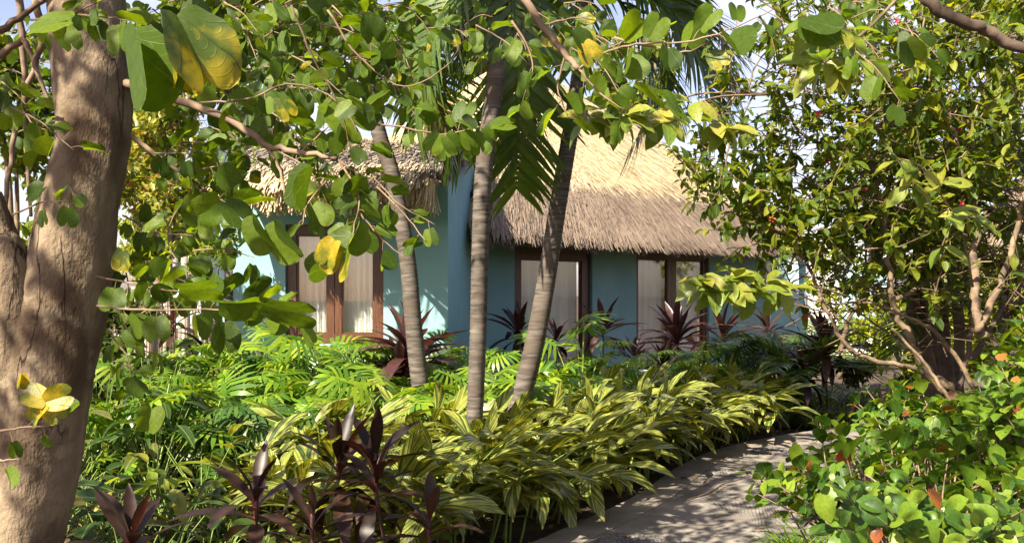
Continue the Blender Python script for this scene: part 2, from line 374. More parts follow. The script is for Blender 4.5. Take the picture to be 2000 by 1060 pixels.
M_TREE = leaf_mat('far_tree_leaf', G((.06, .105, .012), (.11, .16, .016), (.20, .21, .02)), .45, .45, gain=(1.8, 1.7, .4))
M_CROT = leaf_mat('croton_leaf', G((.22, .22, .03), (.32, .29, .035), (.15, .18, .02), (.13, .17, .02), (.26, .10, .03)), .35, .4)
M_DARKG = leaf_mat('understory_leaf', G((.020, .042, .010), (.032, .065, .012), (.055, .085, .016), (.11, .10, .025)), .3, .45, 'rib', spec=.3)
M_PALM = leaf_mat('palm_leaflet', G((.040, .085, .014), (.07, .125, .018), (.11, .16, .022)), .38, .33, gain=(1.8, 1.7, .5))
M_PALMO = leaf_mat('palm_old_leaflet', G((.14, .14, .03), (.22, .18, .05)), .3, .4)
M_GRASS = leaf_mat('striped_grass_leaf', G((.06, .10, .03), (.10, .14, .05), (.20, .22, .11)), .3, .4)
M_LITTER = leaf_mat('fallen_leaf', G((.10, .05, .02), (.18, .10, .04), (.26, .17, .07)), .1, .7)
M_FLOWER = leaf_mat('red_petal', G((.55, .03, .06), (.65, .05, .10)), .3, .5)

M_WALL = plain('teal_plaster', (.21, .385, .41), (.235, .41, .435), 3, .85, .12, bscale=60, bdist=.003, c3=(.19, .345, .362), scale3=1.1)
M_WALLP = plain('pale_blue_plaster', (.45, .66, .72), (.50, .70, .75), 3, .85, .1, bscale=60, bdist=.003)
M_PLINTH = plain('white_plinth', (.62, .60, .56), (.74, .72, .68), 5, .85, .2, bscale=70, bdist=.003, c3=(.52, .50, .44))
M_WHITE = plain('white_paint', (.74, .74, .72), (.80, .80, .78), 5, .7, .1, bscale=50, bdist=.003)
M_WOOD = plain('red_brown_wood', (.05, .019, .009), (.12, .046, .02), 5, .42, .15, stretch=(14, 14, 1), spec=.5, bdist=.003)
M_CURT = plain('white_curtain', (.84, .84, .81), (.88, .88, .85), 6, .9, .05)
M_DARK = plain('dark_room', (.02, .02, .02), None, 4, .9, 0)
M_SOIL = plain('garden_soil', (.030, .020, .013), (.075, .052, .034), 7, .95, .6, bscale=30, bdist=.03, c3=(.10, .075, .045), scale3=2.5)
def bark_mat():
    m, nt = new_mat('pale_bark'); L = nt.links.new; tc = N(nt, 'TexCoord')
    def ns(scale, st, det=8.0):
        mp = N(nt, 'Mapping'); mp.inputs['Scale'].default_value = st; L(tc.outputs['Object'], mp.inputs[0]); n = N(nt, 'TexNoise', Scale=scale, Detail=det); L(mp.outputs[0], n.inputs['Vector']); return n.outputs['Fac']
    col = ramp(nt, ns(11, (1, 1, .45), 12.0), [(.30, (.078, .055, .036)), (.68, (.225, .172, .115))])
    col = mixc(nt, ramp(nt, ns(4.5, (1, 1, .7)), [(.50, (0, 0, 0)), (.62, (.75, .75, .75))]), col, (.070, .045, .026))
    col = mixc(nt, ramp(nt, ns(9, (1, 1, 1)), [(.58, (0, 0, 0)), (.66, (.6, .6, .6))]), col, (.27, .215, .145))
    ck = math_(nt, 'ABSOLUTE', math_(nt, 'SUBTRACT', ns(5.0, (2.2, 2.2, .38), 9.0), .5)); msk = ramp(nt, ns(3.0, (1, 1, .8)), [(.53, (0, 0, 0)), (.62, (.9, .9, .9))])
    crack = mixc(nt, 1.0, ramp(nt, ck, [(0.0, (1, 1, 1)), (.016, (0, 0, 0))]), msk, 'MULTIPLY'); col = mixc(nt, crack, col, (.035, .022, .014))
    fine_ = ns(130, (1, 1, .6), 6.0); h = math_(nt, 'SUBTRACT', math_(nt, 'ADD', math_(nt, 'MULTIPLY', fine_, .35), ns(30, (1, 1, .5), 8.0)), math_(nt, 'MULTIPLY', crack, 1.1))
    bp = N(nt, 'Bump', Strength=.85, Distance=.016); L(h, bp.inputs['Height']); pb = N(nt, 'BsdfPrincipled', Roughness=.9); pb.inputs['Specular IOR Level'].default_value = .2
    L(col, pb.inputs['Base Color']); L(bp.outputs[0], pb.inputs['Normal']); out = N(nt, 'OutputMaterial'); L(pb.outputs[0], out.inputs[0]); return m
M_BARK = bark_mat()
M_PALMB = plain('palm_bark', (.05, .041, .034), (.165, .142, .122), 6, .85, .4, stretch=(1, 1, 7), c3=(.085, .065, .05), scale3=2.2, bscale=40, bdist=.006)
M_TWIG = plain('twig_bark', (.12, .08, .05), (.24, .17, .115), 12, .8, .3)
M_TWIGL = plain('pale_branch_bark', (.10, .07, .045), (.25, .18, .115), 14, .85, .5, c3=(.07, .05, .035), scale3=6)
M_TWIGD = plain('dark_branch_bark', (.05, .035, .025), (.11, .08, .06), 9, .85, .4)
M_STEM = plain('green_stem', (.13, .20, .04), (.20, .27, .06), 9, .5, .1)
M_STEMR = plain('red_stem', (.05, .025, .02), (.11, .05, .04), 9, .5, .1)
M_PICK = plain('weathered_pickets', (.20, .165, .135), (.42, .37, .32), 6, .9, .4, stretch=(6, 6, .7))
M_CONC = plain('path_concrete', (.165, .145, .125), (.28, .25, .218), 5.5, .92, .6, detail=12, c3=(.12, .107, .094), scale3=1.6, bscale=70, bdist=.008)
M_CONC2 = plain('path_edging', (.18, .155, .13), (.27, .235, .20), 4, .9, .35, c3=(.20, .17, .14), scale3=1.5, bscale=45, bdist=.006)
M_PEB = plain('dark_pebble', (.08, .078, .075), (.24, .225, .21), 8, .6, .1)

def thatch_mat(name, cols, w=1.0):
    m, nt = new_mat(name); L = nt.links.new
    ge = N(nt, 'NewGeometry'); tc = N(nt, 'TexCoord'); nz = N(nt, 'TexNoise', Scale=1.3, Detail=5.0); L(tc.outputs['Object'], nz.inputs['Vector'])
    f = math_(nt, 'ADD', math_(nt, 'MULTIPLY', ge.outputs['Random Per Island'], .62), math_(nt, 'MULTIPLY', nz.outputs['Fac'], .45))
    n2 = N(nt, 'TexNoise', Scale=.8, Detail=6.0); L(tc.outputs['Object'], n2.inputs['Vector'])
    col = mixc(nt, math_(nt, 'MULTIPLY', ramp(nt, n2.outputs['Fac'], [(.46, (0, 0, 0)), (.68, (1, 1, 1))]), .6), ramp(nt, f, cols), mixc(nt, 1.0, ramp(nt, f, cols), (.62, .60, .60), 'MULTIPLY')); pb = N(nt, 'BsdfPrincipled', Roughness=.75); pb.inputs['Specular IOR Level'].default_value = .25; L(col, pb.inputs['Base Color'])
    tr = N(nt, 'BsdfTranslucent'); L(col, tr.inputs['Color']); ms = N(nt, 'MixShader', Fac=.15); L(pb.outputs[0], ms.inputs[1]); L(tr.outputs[0], ms.inputs[2])
    out = N(nt, 'OutputMaterial'); L(ms.outputs[0], out.inputs[0]); return m
M_TH = thatch_mat('straw_thatch', G((.27, .19, .10), (.48, .385, .23), (.64, .54, .345), (.74, .65, .45)))
M_THG = thatch_mat('grey_thatch', G((.14, .115, .10), (.24, .20, .175), (.34, .29, .245), (.46, .38, .29)))  # greyer straw tones for the wing roof's front slope and verge
M_THB = thatch_mat('brown_thatch', G((.10, .075, .058), (.19, .145, .112), (.29, .225, .172), (.40, .315, .225)))
M_THU = plain('thatch_underside', (.10, .075, .05), (.18, .13, .085), 12, .95, .5, stretch=(4, 4, .6))

def glass_mat():
    m, nt = new_mat('window_glass'); L = nt.links.new
    gl = N(nt, 'BsdfGlossy', Roughness=.02); tr = N(nt, 'BsdfTransparent', Color=(.95, .96, .95, 1)); fr = N(nt, 'LayerWeight', Blend=.5)
    ms = N(nt, 'MixShader'); f = math_(nt, 'ADD', math_(nt, 'MULTIPLY', math_(nt, 'POWER', fr.outputs['Facing'], 3.0), .6), .10); L(f, ms.inputs[0]); L(tr.outputs[0], ms.inputs[1]); L(gl.outputs[0], ms.inputs[2])
    out = N(nt, 'OutputMaterial'); L(ms.outputs[0], out.inputs[0]); return m
M_GLASS = glass_mat()

# ================================================================== SETTING
# ground: one large sheet with gentle unevenness near the camera
def ground_sheet():
    xs = np.concatenate((np.linspace(-600, -14, 6), np.linspace(-12, 14, 66), np.linspace(18, 600, 6)))
    ys = np.concatenate((np.linspace(-200, -4, 5), np.linspace(-2, 24, 66), np.linspace(28, 900, 6)))
    X, Y = np.meshgrid(xs, ys); Z = np.where((np.abs(X) < 12) & (Y < 24) & (Y > -2), nr.normal(0, .012, X.shape) - .03, -.03)
    n = len(xs); V = np.stack((X, Y, Z), -1).reshape(-1, 3)
    Fq = np.array([(j * n + i, j * n + i + 1, (j + 1) * n + i + 1, (j + 1) * n + i) for j in range(len(ys) - 1) for i in range(n - 1)])
    o = bpy.data.objects.new('ground', mesh('ground', V, Fq, None, True, [M_SOIL])); COL.objects.link(o); o['kind'] = 'structure'
ground_sheet()

# path: left edge from the photograph, sweeping off to the right
PL = spline([(-.75, 3.6, 0), (-.25, 4.9, 0), (.19, 5.75, 0), (.87, 6.85, 0), (1.60, 8.4, 0), (2.31, 9.4, 0), (3.25, 10.2, 0), (4.6, 11.2, 0), (7.5, 12.6, 0), (12, 14, 0)], 8)
def side(i):
    t = (PL[min(i + 1, len(PL) - 1)] - PL[max(i - 1, 0)]).normalized(); return Vector((t.y, -t.x, 0))
WID = 1.62
def path_build():
    g = Geo(); n = len(PL); m = 7
    V = []; 
    for i in range(n):
        for j in range(m):
            p = PL[i] + side(i) * (0.27 + (WID - .27) * j / (m - 1)); V.append((p.x, p.y, 0.03 + rng.gauss(0, .0015)))
    F_ = [(i * m + j, i * m + j + 1, (i + 1) * m + j + 1, (i + 1) * m + j) for i in range(n - 1) for j in range(m - 1)]
    # front skirt so that the slab has thickness
    b = len(V)
    for i in range(n): p = PL[i] + side(i) * WID; V.append((p.x, p.y, -.08))
    F_ += [(i * m + m - 1, b + i, b + i + 1, (i + 1) * m + m - 1) for i in range(n - 1)]
    g.add(V, F_); path = g.build('path', M_CONC, None, True, 'structure')
    # edging slabs along the planting bed, each its own piece
    i = 0
    while i < n - 3:
        k = min(i + 4, n - 1); g = Geo(); a = 0.006
        q = []
        for s_ in range(i, k + 1):
            p = PL[s_]; sd_ = side(s_)
            if s_ == i: p = p.lerp(PL[s_ + 1], .03)
            if s_ == k: p = p.lerp(PL[s_ - 1], .03)
            q.append((p, p + sd_ * (.27 - a)))
        z = .034 + rng.uniform(-.003, .004); V = []; c = len(q)
        for (p, r_) in q: V += [(p.x, p.y, z), (r_.x, r_.y, z), (p.x, p.y, -.1), (r_.x, r_.y, -.1)]
        F_ = []
        for s_ in range(c - 1):
            o = 4 * s_; F_ += [(o, o + 1, o + 5, o + 4), (o, o + 4, o + 6, o + 2), (o + 1, o + 3, o + 7, o + 5)]
        F_ += [(0, 2, 3, 1), (4 * c - 4, 4 * c - 3, 4 * c - 1, 4 * c - 2)]
        g.add(V, F_); e = g.build('edging_slab', M_CONC2, None, False); e.parent = path
        i = k
    # pebble bands set across the path
    peb = []; r_ = random.Random(4)
    ico = []; 
    t = (1 + 5 ** .5) / 2
    Vt = np.array([(0, 0, .5), (.5, 0, .2), (.15, .48, .2), (-.4, .3, .2), (-.4, -.3, .2), (.15, -.48, .2), (.42, .3, -.1), (-.16, .5, -.1), (-.52, 0, -.1), (-.16, -.5, -.1), (.42, -.3, -.1)])
    Ft = np.array([(0, 1, 2), (0, 2, 3), (0, 3, 4), (0, 4, 5), (0, 5, 1), (1, 6, 2), (2, 7, 3), (3, 8, 4), (4, 9, 5), (5, 10, 1), (6, 7, 2), (7, 8, 3), (8, 9, 4), (9, 10, 5), (10, 6, 1)])
    for fi, half in ((30.0, .13), (38.5, .16), (17.5, .16)):
        i0 = int(fi); f = fi - i0
        for _ in range(620):
            u = r_.uniform(.31, WID - .03); vv = r_.uniform(-half, half)
            base = PL[i0].lerp(PL[i0 + 1], f); sd_ = side(i0); tg = Vector((-sd_.y, sd_.x, 0))
            p = base + sd_ * u + tg * vv; s_ = r_.uniform(.020, .034)
            peb.append(Matrix.Translation((p.x, p.y, .034)) @ Matrix.Rotation(r_.uniform(0, 6.3), 4, 'Z') @ Matrix.Diagonal((s_ * 1.5, s_, s_ * .55, 1)))
    j = join('pebble_inlay', (Vt, Ft, np.zeros((11, 2))), peb, M_PEB, None, 'stuff'); j.parent = path
    # stamped diamond fields: thin raised ribs in the concrete
    for fi, uc in ((24.2, .95), (31.8, 1.2)):
        i0 = int(fi); base = PL[i0].lerp(PL[i0 + 1], fi - i0); sd_ = side(i0); tg = Vector((-sd_.y, sd_.x, 0)); g = Geo()
        for k in range(-13, 14):
            ln = .36 * (1 - abs(k) / 15); c = base + sd_ * (uc + k * .026); a_ = c - tg * ln + sd_ * .1; b_ = c + tg * ln - sd_ * .1; w_ = .004
            dr = (b_ - a_).normalized(); nn = Vector((dr.y, -dr.x, 0)) * w_
            g.add([a_ - nn + Vector((0, 0, .030)), a_ + nn + Vector((0, 0, .030)), b_ + nn + Vector((0, 0, .030)), b_ - nn + Vector((0, 0, .030)), a_ + Vector((0, 0, .037)), b_ + Vector((0, 0, .037))], [(0, 4, 5, 3), (4, 1, 2, 5), (0, 1, 4), (3, 5, 2)])
        o = g.build('stamped_ribs', M_PEB, None, False, 'stuff'); o.parent = path
    return path
PATH = path_build()

# ================================================================== VILLA
villa = thing('villa', 'teal plastered villa with steep straw thatched roof behind the garden', 'house', (0, 14, 0))
YF = 11.5                                   # left wing front wall
XL, XR = GX(455, YF), GX(875, YF)
A = Vector((-.62, 14.2, 0)); u2 = Vector((math.cos(R(42)), math.sin(R(42)), 0)); b2 = Vector((-u2.y, u2.x, 0))
def zpx(y, d): return CAM_Z - (y - CY) / F * d
# --- left wing front wall with the window opening
wx0, wx1 = GX(557, YF), GX(749, YF); wz0, wz1 = zpx(672, YF), zpx(438, YF); zp = zpx(675, YF)
g = Geo(); th = .22
for lo, hi in (((XL, YF, zp), (wx0, YF + th, 2.92)), ((wx1, YF, zp), (XR, YF + th, 2.92)), ((wx0, YF, wz1), (wx1, YF + th, 2.92)), ((wx0, YF, zp), (wx1, YF + th, wz0))):
    g.box(lo, hi)
g.build('front_wall', M_WALL, villa, False)
g = Geo(); g.box((XL - .03, YF - .03, -.1), (XR + .02, YF + th, zp - .003)); g.build('plinth', M_PLINTH, villa, False)
# gable side wall of the left wing (faces right)
RZ = 3.78; RY = 14.25
s0 = Vector((XR, YF + .003, 0)); s1 = Vector((A.x, A.y, 0)); dirn = (s1 - s0).normalized(); s2 = s1 + dirn * 3.0
g = Geo(); off = Vector((-th, 0, 0))
def roofz(y): return 2.92 + (RZ - .10 - 2.92) * (y - (YF - .1)) / (RY - YF + .1)
g.prism([s0, s1, s2, s2 + Vector((0, 0, 2.6)), s1 + Vector((0, 0, roofz(s1.y))), s0 + Vector((0, 0, roofz(s0.y)))], off)
g.build('gable_wall', M_WALL, villa, False)
g = Geo(); g.prism([Vector((XL, YF + .2, 0)), Vector((XL, 17, 0)), Vector((XL, 17, 2.6)), Vector((XL, RY, roofz(RY))), Vector((XL, YF + .2, roofz(YF + .2)))], (.2, 0, 0))
g.build('end_wall', M_WALL, villa, False)
# small black box at the right edge of the gable wall
g = Geo(); c = P(922, 395, 14.0); g.box((c.x - .02, c.y - .06, c.z - .16), (c.x + .06, c.y + .06, c.z + .16)); g.build('dark_wall_box', M_DARK, villa, False)

def window(x0, x1, z0, z1, yf, M, mull, fw=.085, curtain_gap=.0, folds=9):
    """window recessed in a wall lying in local XZ plane at y=yf; mull: list of (xa, xb) vertical members"""
    d0, d1 = yf + .06, yf + .15
    g = Geo()
    for lo, hi in (((x0, d0, z0), (x0 + fw, d1, z1)), ((x1 - fw, d0, z0), (x1, d1, z1)), ((x0 + fw, d0 + .002, z1 - fw), (x1 - fw, d1 - .002, z1)), ((x0 + fw, d0 + .002, z0), (x1 - fw, d1 - .002, z0 + fw))):
        g.box(lo, hi, M)
    for a, b in mull:
        g.box((a, d0 + .004, z0 + fw), ((a + b) / 2 - .004, d1 - .004, z1 - fw), M); g.box(((a + b) / 2 + .004, d0 + .006, z0 + fw), (b, d1 - .004, z1 - fw), M)
    fr = g.build('window', M_WOOD, villa, False)
    xs = [x0 + fw] + [q for ab in mull for q in ab] + [x1 - fw]
    for i in range(0, len(xs), 2):
        g = Geo(); g.box((xs[i], d1 - .055, z0 + fw), (xs[i + 1], d1 - .045, z1 - fw), M); p = g.build('pane', M_GLASS, None, False); p.parent = fr
        # inner sash edge, a thin bead round the pane
        g = Geo(); a_, b_ = xs[i], xs[i + 1]; t_ = .022
        for lo, hi in (((a_, d0 + .02, z0 + fw), (a_ + t_, d1 - .06, z1 - fw)), ((b_ - t_, d0 + .02, z0 + fw), (b_, d1 - .06, z1 - fw)), ((a_ + t_, d0 + .022, z1 - fw - t_), (b_ - t_, d1 - .06, z1 - fw)), ((a_ + t_, d0 + .022, z0 + fw), (b_ - t_, d1 - .06, z0 + fw + t_))): g.box(lo, hi, M)
        p = g.build('sash_bead', M_WOOD, None, False); p.parent = fr
        # curtain: a wavy sheet behind the pane
        V = []; F_ = []; n = 70; r_ = random.Random(i + int(x0 * 10))
        ca, cb = xs[i] - .05, xs[i + 1] + .05; ph = 0
        for k in range(n + 1):
            t = k / n; ph += 2 * math.pi * folds / n * r_.uniform(.4, 1.6)
            for zz, amp in ((z0 + .02, .035), (z1 - .02, .018)):
                p = Vector((ca + (cb - ca) * t, d1 + .10 + amp * math.sin(ph), zz)); V.append(M @ p if M is not None else p)
        F_ = [(2 * k, 2 * k + 2, 2 * k + 3, 2 * k + 1) for k in range(n)]
        me = mesh('curtain', [tuple(v) for v in V], F_, None, True, [M_CURT]); p = part('curtain', me, villa); p.parent = fr; p.matrix_basis = Matrix()
    for ch in fr.children: ch.matrix_basis = Matrix()
    g = Geo(); g.box((x0 - .25, d1 + .6, z0 - .1), (x1 + .25, d1 + .64, z1 + .1), M); g.build('room_back', M_DARK, villa, False)
    return fr
m0, m1 = GX(640, YF + .06), GX(667, YF + .06)
window(wx0, wx1, wz0, wz1, YF, None, [(m0, m1)], .125, folds=7)
# --- right wing wall, in its own frame: x along u2, y back, from A
MW = Matrix(((u2.x, b2.x, 0, A.x), (u2.y, b2.y, 0, A.y), (0, 0, 1, 0), (0, 0, 0, 1)))
def tw(x): k = (x - CX) / F; return (k * A.y - A.x) / (u2.x - k * u2.y)
d1a, d1b = tw(1005), tw(1157); d2a, d2b = tw(1243), tw(1385); HZ = 2.33; WEND = tw(1492)
g = Geo()
for a, b in ((0, d1a), (d1b, d2a), (d2b, WEND)): g.box((a, 0, -.1), (b, .22, 2.95), MW)
for a, b in ((d1a, d1b), (d2a, d2b)): g.box((a, 0, HZ), (b, .22, 2.95), MW); g.box((a, 0, -.1), (b, .22, .12), MW)
g.build('veranda_wall', M_WALL, villa, False)
window(d1a, d1b, .12, HZ, 0, MW, [], .2, folds=8)
window(d2a, d2b, .12, HZ, 0, MW, [(tw(1309), tw(1326))], .12, folds=6)
g = Geo(); g.box((WEND, -.06, -.1), (WEND + .16, .2, 2.8), MW); g.build('corner_post', M_WHITE, villa, False)
g = Geo(); p0 = Vector((GX(1504, 20.3), 20.3, -.1)); p1 = Vector((GX(1574, 20.9), 20.9, -.1))
g.prism([p0, p1, p1 + Vector((0, 0, 2.4)), p0 + Vector((0, 0, 2.5))], (-.1, .25, 0)); g.build('rear_wall', M_WALL, villa, False)

# --- thatch roofs
def blades(name, parent, mat, gen, n, kind='stuff'):
    """gen() -> (root, down dir, normal, length, width); one quad per blade"""
    V = np.empty((n, 4, 3), dtype=np.float32)
    for i in range(n):
        p, d, nn, ln, wd = gen(); sdv = d.cross(nn).normalized(); k = rng.uniform(.25, .6)
        V[i, 0] = p - sdv * wd * .5; V[i, 1] = p + sdv * wd * .5; q = p + d * ln; V[i, 2] = q + sdv * wd * .5 * k; V[i, 3] = q - sdv * wd * .5 * k
    Fq = np.arange(n * 4).reshape(n, 4); me = mesh(name, V.reshape(-1, 3), Fq, None, False, [mat])
    o = part(name, me, villa, None, kind)
    if parent is not None: o.parent = parent; o.matrix_basis = Matrix()
    return o
class Face:
    """roof face: eave c0-c1, top edge t0-t1 (may coincide); convex eave drop"""
    def __init__(s, c0, c1, t0, t1, drop=.25, sag=.0):
        s.c0, s.c1, s.t0, s.t1, s.drop, s.sag = Vector(c0), Vector(c1), Vector(t0), Vector(t1), drop, sag
        e = (s.c1 - s.c0); up = ((s.t0 + s.t1) / 2 - (s.c0 + s.c1) / 2); s.n = e.cross(up).normalized(); s.L = e.length; s.H = up.length
    def pt(s, a, t):
        p = s.c0.lerp(s.c1, a).lerp(s.t0.lerp(s.t1, a), t); z = 0
        if t < .22: z -= s.drop * ((.22 - t) / .22) ** 2
        z -= s.sag * math.sin(math.pi * t); return p + Vector((0, 0, z))
    def down(s, a, t):
        q = s.pt(a, max(0, t - .02)) - s.pt(a, min(1, t + .02)); return q.normalized()
    def grid(s, g, na=24, ntt=18):
        V = [s.pt(i / na, j / ntt) + s.n * -.03 for j in range(ntt + 1) for i in range(na + 1)]
        g.add(V, [(j * (na + 1) + i, j * (na + 1) + i + 1, (j + 1) * (na + 1) + i + 1, (j + 1) * (na + 1) + i) for j in range(ntt) for i in range(na)])
    def gen(s, t0=0, t1=1, ln=(.22, .42), wd=(.014, .03), lift=.10, course=.16, a0=0., a1=1.):
        def f():
            while True:
                a = U(a0, a1); t = U(t0, t1)
                if rng.random() < (1 - t * (1 - (s.t1 - s.t0).length / s.L)): break
            k = course / s.H; t = (math.floor(t / k) + rng.random() ** 1.6 * .75) * k; t = max(.0, min(.99, t))
            d = s.down(a, t); e = (s.c1 - s.c0).normalized(); nn = e.cross(-d).normalized()
            d2 = (d + e * rng.gauss(0, .10) + nn * U(-.02, lift)).normalized()
            return s.pt(a, t) + nn * U(.0, .05), d2, nn, U(*ln), U(*wd)
        return f
    def fringe(s, ln=(.18, .42), a0=0., a1=1., wd=(.014, .034), depth=.18):
        def f():
            a = U(a0, a1); e = (s.c1 - s.c0).normalized(); d = s.down(a, .01); nn = e.cross(-d).normalized()
            k = rng.random(); p = s.pt(a, .012) - nn * depth * k + Vector((0, 0, .02))
            ww = math.sin(a * 55) * .5 + math.sin(a * 131 + 1) * .5
            d2 = (d * (.75 - .2 * k) + Vector((0, 0, -.55)) + e * rng.gauss(0, .09)).normalized()
            return p, d2, nn, U(*ln) * (1 + .22 * ww) * (1 - .25 * k), U(*wd)
        return f
# main pyramid roof over the right wing
C = Vector((.5, 19.2, 0)); EZ = 2.80
peak = Vector((0.0, 19.2, 6.50))
FL = C - u2 * 4.6 - b2 * 3.9; FR = C + u2 * 4.1 - b2 * 3.9; BL = C - u2 * 4.6 + b2 * 3.9; BR = C + u2 * 4.1 + b2 * 3.9
for q in (FL, FR, BL, BR): q.z = EZ
faces = [Face(FL, FR, peak, peak, .22), Face(BL, FL, peak, peak, .22), Face(FR, BR, peak, peak, .22), Face(BR, BL, peak, peak, .22)]
g = Geo()
for f in faces: f.grid(g)
roof = g.build('main_roof', M_THU, villa)
f0, f1, f2 = faces[:3]
blades('straw_layer', roof, M_TH, f0.gen(.18, 1, lift=.14), 26000)
blades('straw_layer', roof, M_TH, f1.gen(.02, 1, wd=(.02, .045)), 11000)
blades('straw_layer', roof, M_TH, f2.gen(.02, 1, wd=(.02, .045)), 4000)
blades('brown_eave_layer', roof, M_THB, f0.gen(.0, .195, ln=(.25, .5), lift=.06), 19000)
blades('straw_fringe', roof, M_THB, f0.fringe((.20, .46)), 6500)
blades('straw_fringe', roof, M_THB, f2.fringe(), 1500)
blades('straw_fringe', roof, M_THB, f1.fringe(), 1500)
# eave soffit: a dark shelf of thatch ends
# left wing roof: ridge parallel to the picture, gable to the right
LE = GX(425, YF - .65); vx = GX(862, YF - .65); EY = YF - .68
e0 = Vector((LE, EY, 2.98)); e1 = Vector((vx, EY, 3.0)); r0 = Vector((LE - .1, RY, 4.02)); r1 = Vector((GX(936, RY), RY, RZ + .06))
k0 = Vector((LE, 17.2, 2.6)); k1 = Vector((GX(936, RY), 17.2, 2.6))
lf = Face(e0, e1, r0, r1, .12); lb = Face(k1, k0, r1, r0, .1)
g = Geo(); lf.grid(g, 20, 12); lb.grid(g, 10, 6); wing = g.build('wing_roof', M_THU, villa)
blades('grey_layer', wing, M_THG, lf.gen(.10, .92, ln=(.2, .4), wd=(.014, .03), lift=.12), 9000)
blades('straw_layer', wing, M_TH, lf.gen(.55, 1, ln=(.2, .4), a0=0, a1=.72), 3500)
blades('straw_layer', wing, M_TH, lb.gen(.0, 1, wd=(.03, .06)), 1500)
blades('straw_layer', wing, M_TH, lf.gen(.0, .2, ln=(.25, .45), a1=.9), 1800)
blades('straw_fringe', wing, M_TH, lf.fringe((.2, .42), a0=0, a1=.97, depth=.2), 3000)
# gable verge: thick thatch edge along the right end of the wing roof
def verge(a, b, wdir, dn, n, mat, ln=(.12, .28)):
    a, b, wdir, dn = Vector(a), Vector(b), Vector(wdir), Vector(dn)
    t_ = (b - a).normalized()
    def f():
        k = rng.random(); p = a.lerp(b, k) + wdir * U(-.25, .02) + Vector((0, 0, U(-.10, .05)))
        return p, (dn + t_ * rng.gauss(-.5, .25) + Vector((rng.gauss(0, .15), rng.gauss(0, .15), 0))).normalized(), unit(wdir + Vector((0, 0, .6))), U(*ln), U(.014, .035)
    return blades('verge_straw', wing, mat, f, n)
verge(e1, r1, (1, 0, 0), (.25, -.1, -.7), 900, M_THG)
verge(e1 + Vector((0, .1, 0)), r1, (1, 0, -.3), (.2, -.2, -.8), 450, M_TH, (.1, .3))
# rear gable at the right: blue wall slab with a thatch verge on top
q0, q1 = P(1228, 262, 20.6), P(1560, 492, 20.6)
g = Geo(); g.prism([Vector((q0.x, 20.6, 1)), Vector((q1.x, 20.6, 1)), q1, q0], (0, .25, 0)); gw = g.build('rear_gable_wall', M_WALLP, villa, False)
g = Geo(); t_ = (q1 - q0).normalized(); nup = Vector((-t_.z, 0, t_.x)); nup = nup if nup.z > 0 else -nup
g.prism([q0 - t_ * .2 + nup * .02, q1 + nup * .02, q1 + nup * .18, q0 - t_ * .2 + nup * .22], (0, .7, 0))
for v_ in range(len(g.V)): x_, y_, z_ = g.V[v_]; g.V[v_] = (x_, y_ - .25, z_)
rv_roof = g.build('rear_verge', M_THU, villa, False)
def rg():
    k = rng.random(); p = q0.lerp(q1, k) + nup * U(.03, .25) + Vector((0, U(-.3, .2), 0))
    return p, (t_ * 1.0 + Vector((0, -.5, -.25)) + rv() * .25).normalized(), (nup + Vector((0, -.6, 0))).normalized(), U(.2, .45), U(.02, .05)
blades('verge_straw', rv_roof, M_THB, rg, 2600)

# --- neighbouring villas glimpsed through the leaves
nv = thing('neighbouring_villa', 'pale blue gable of a neighbouring villa glimpsed behind the leaves above the fence', 'house', (GX(430, 18), 18, 0))
g = Geo(); g.prism([P(330, 640, 18), P(520, 640, 18), P(520, 420, 18), P(447, 218, 18), P(352, 420, 18)], (0, .3, 0)); g.build('gable_wall', M_WALLP, nv, False)
for s_, (a_, b_) in enumerate((((447, 212), (335, 440)), ((447, 212), (540, 440)))):
    g = Geo(); a3, b3 = P(*a_, 18), P(*b_, 18); g.prism([a3, b3, b3 + Vector((0, 0, .22)), a3 + Vector((0, 0, .22))], (0, 3, 0)); g.build('roof_slope', M_THU, nv, False)
for k in range(5):
    x_ = 392 + k * 24; g = Geo(); c0 = P(x_, 640, 17.98); g.box((c0.x - .03, 17.95, 0), (c0.x + .03, 17.997, c0.z + 2.1)); g.build('wall_batten', M_WALLP, nv, False)
wv = thing('white_villa', 'white and pale blue villa wall beyond the twisted branches beside the path', 'house', (GX(1650, 24), 24, 0))
g = Geo(); g.box((GX(1585, 24), 24, -.1), (GX(1745, 24), 24.3, zpx(470, 24))); g.build('wall', M_WHITE, wv, False)
g = Geo(); g.box((GX(1640, 23.9), 23.86, .6), (GX(1735, 23.9), 23.99, zpx(520, 23.9))); g.build('blue_panel', M_WALLP, wv, False)
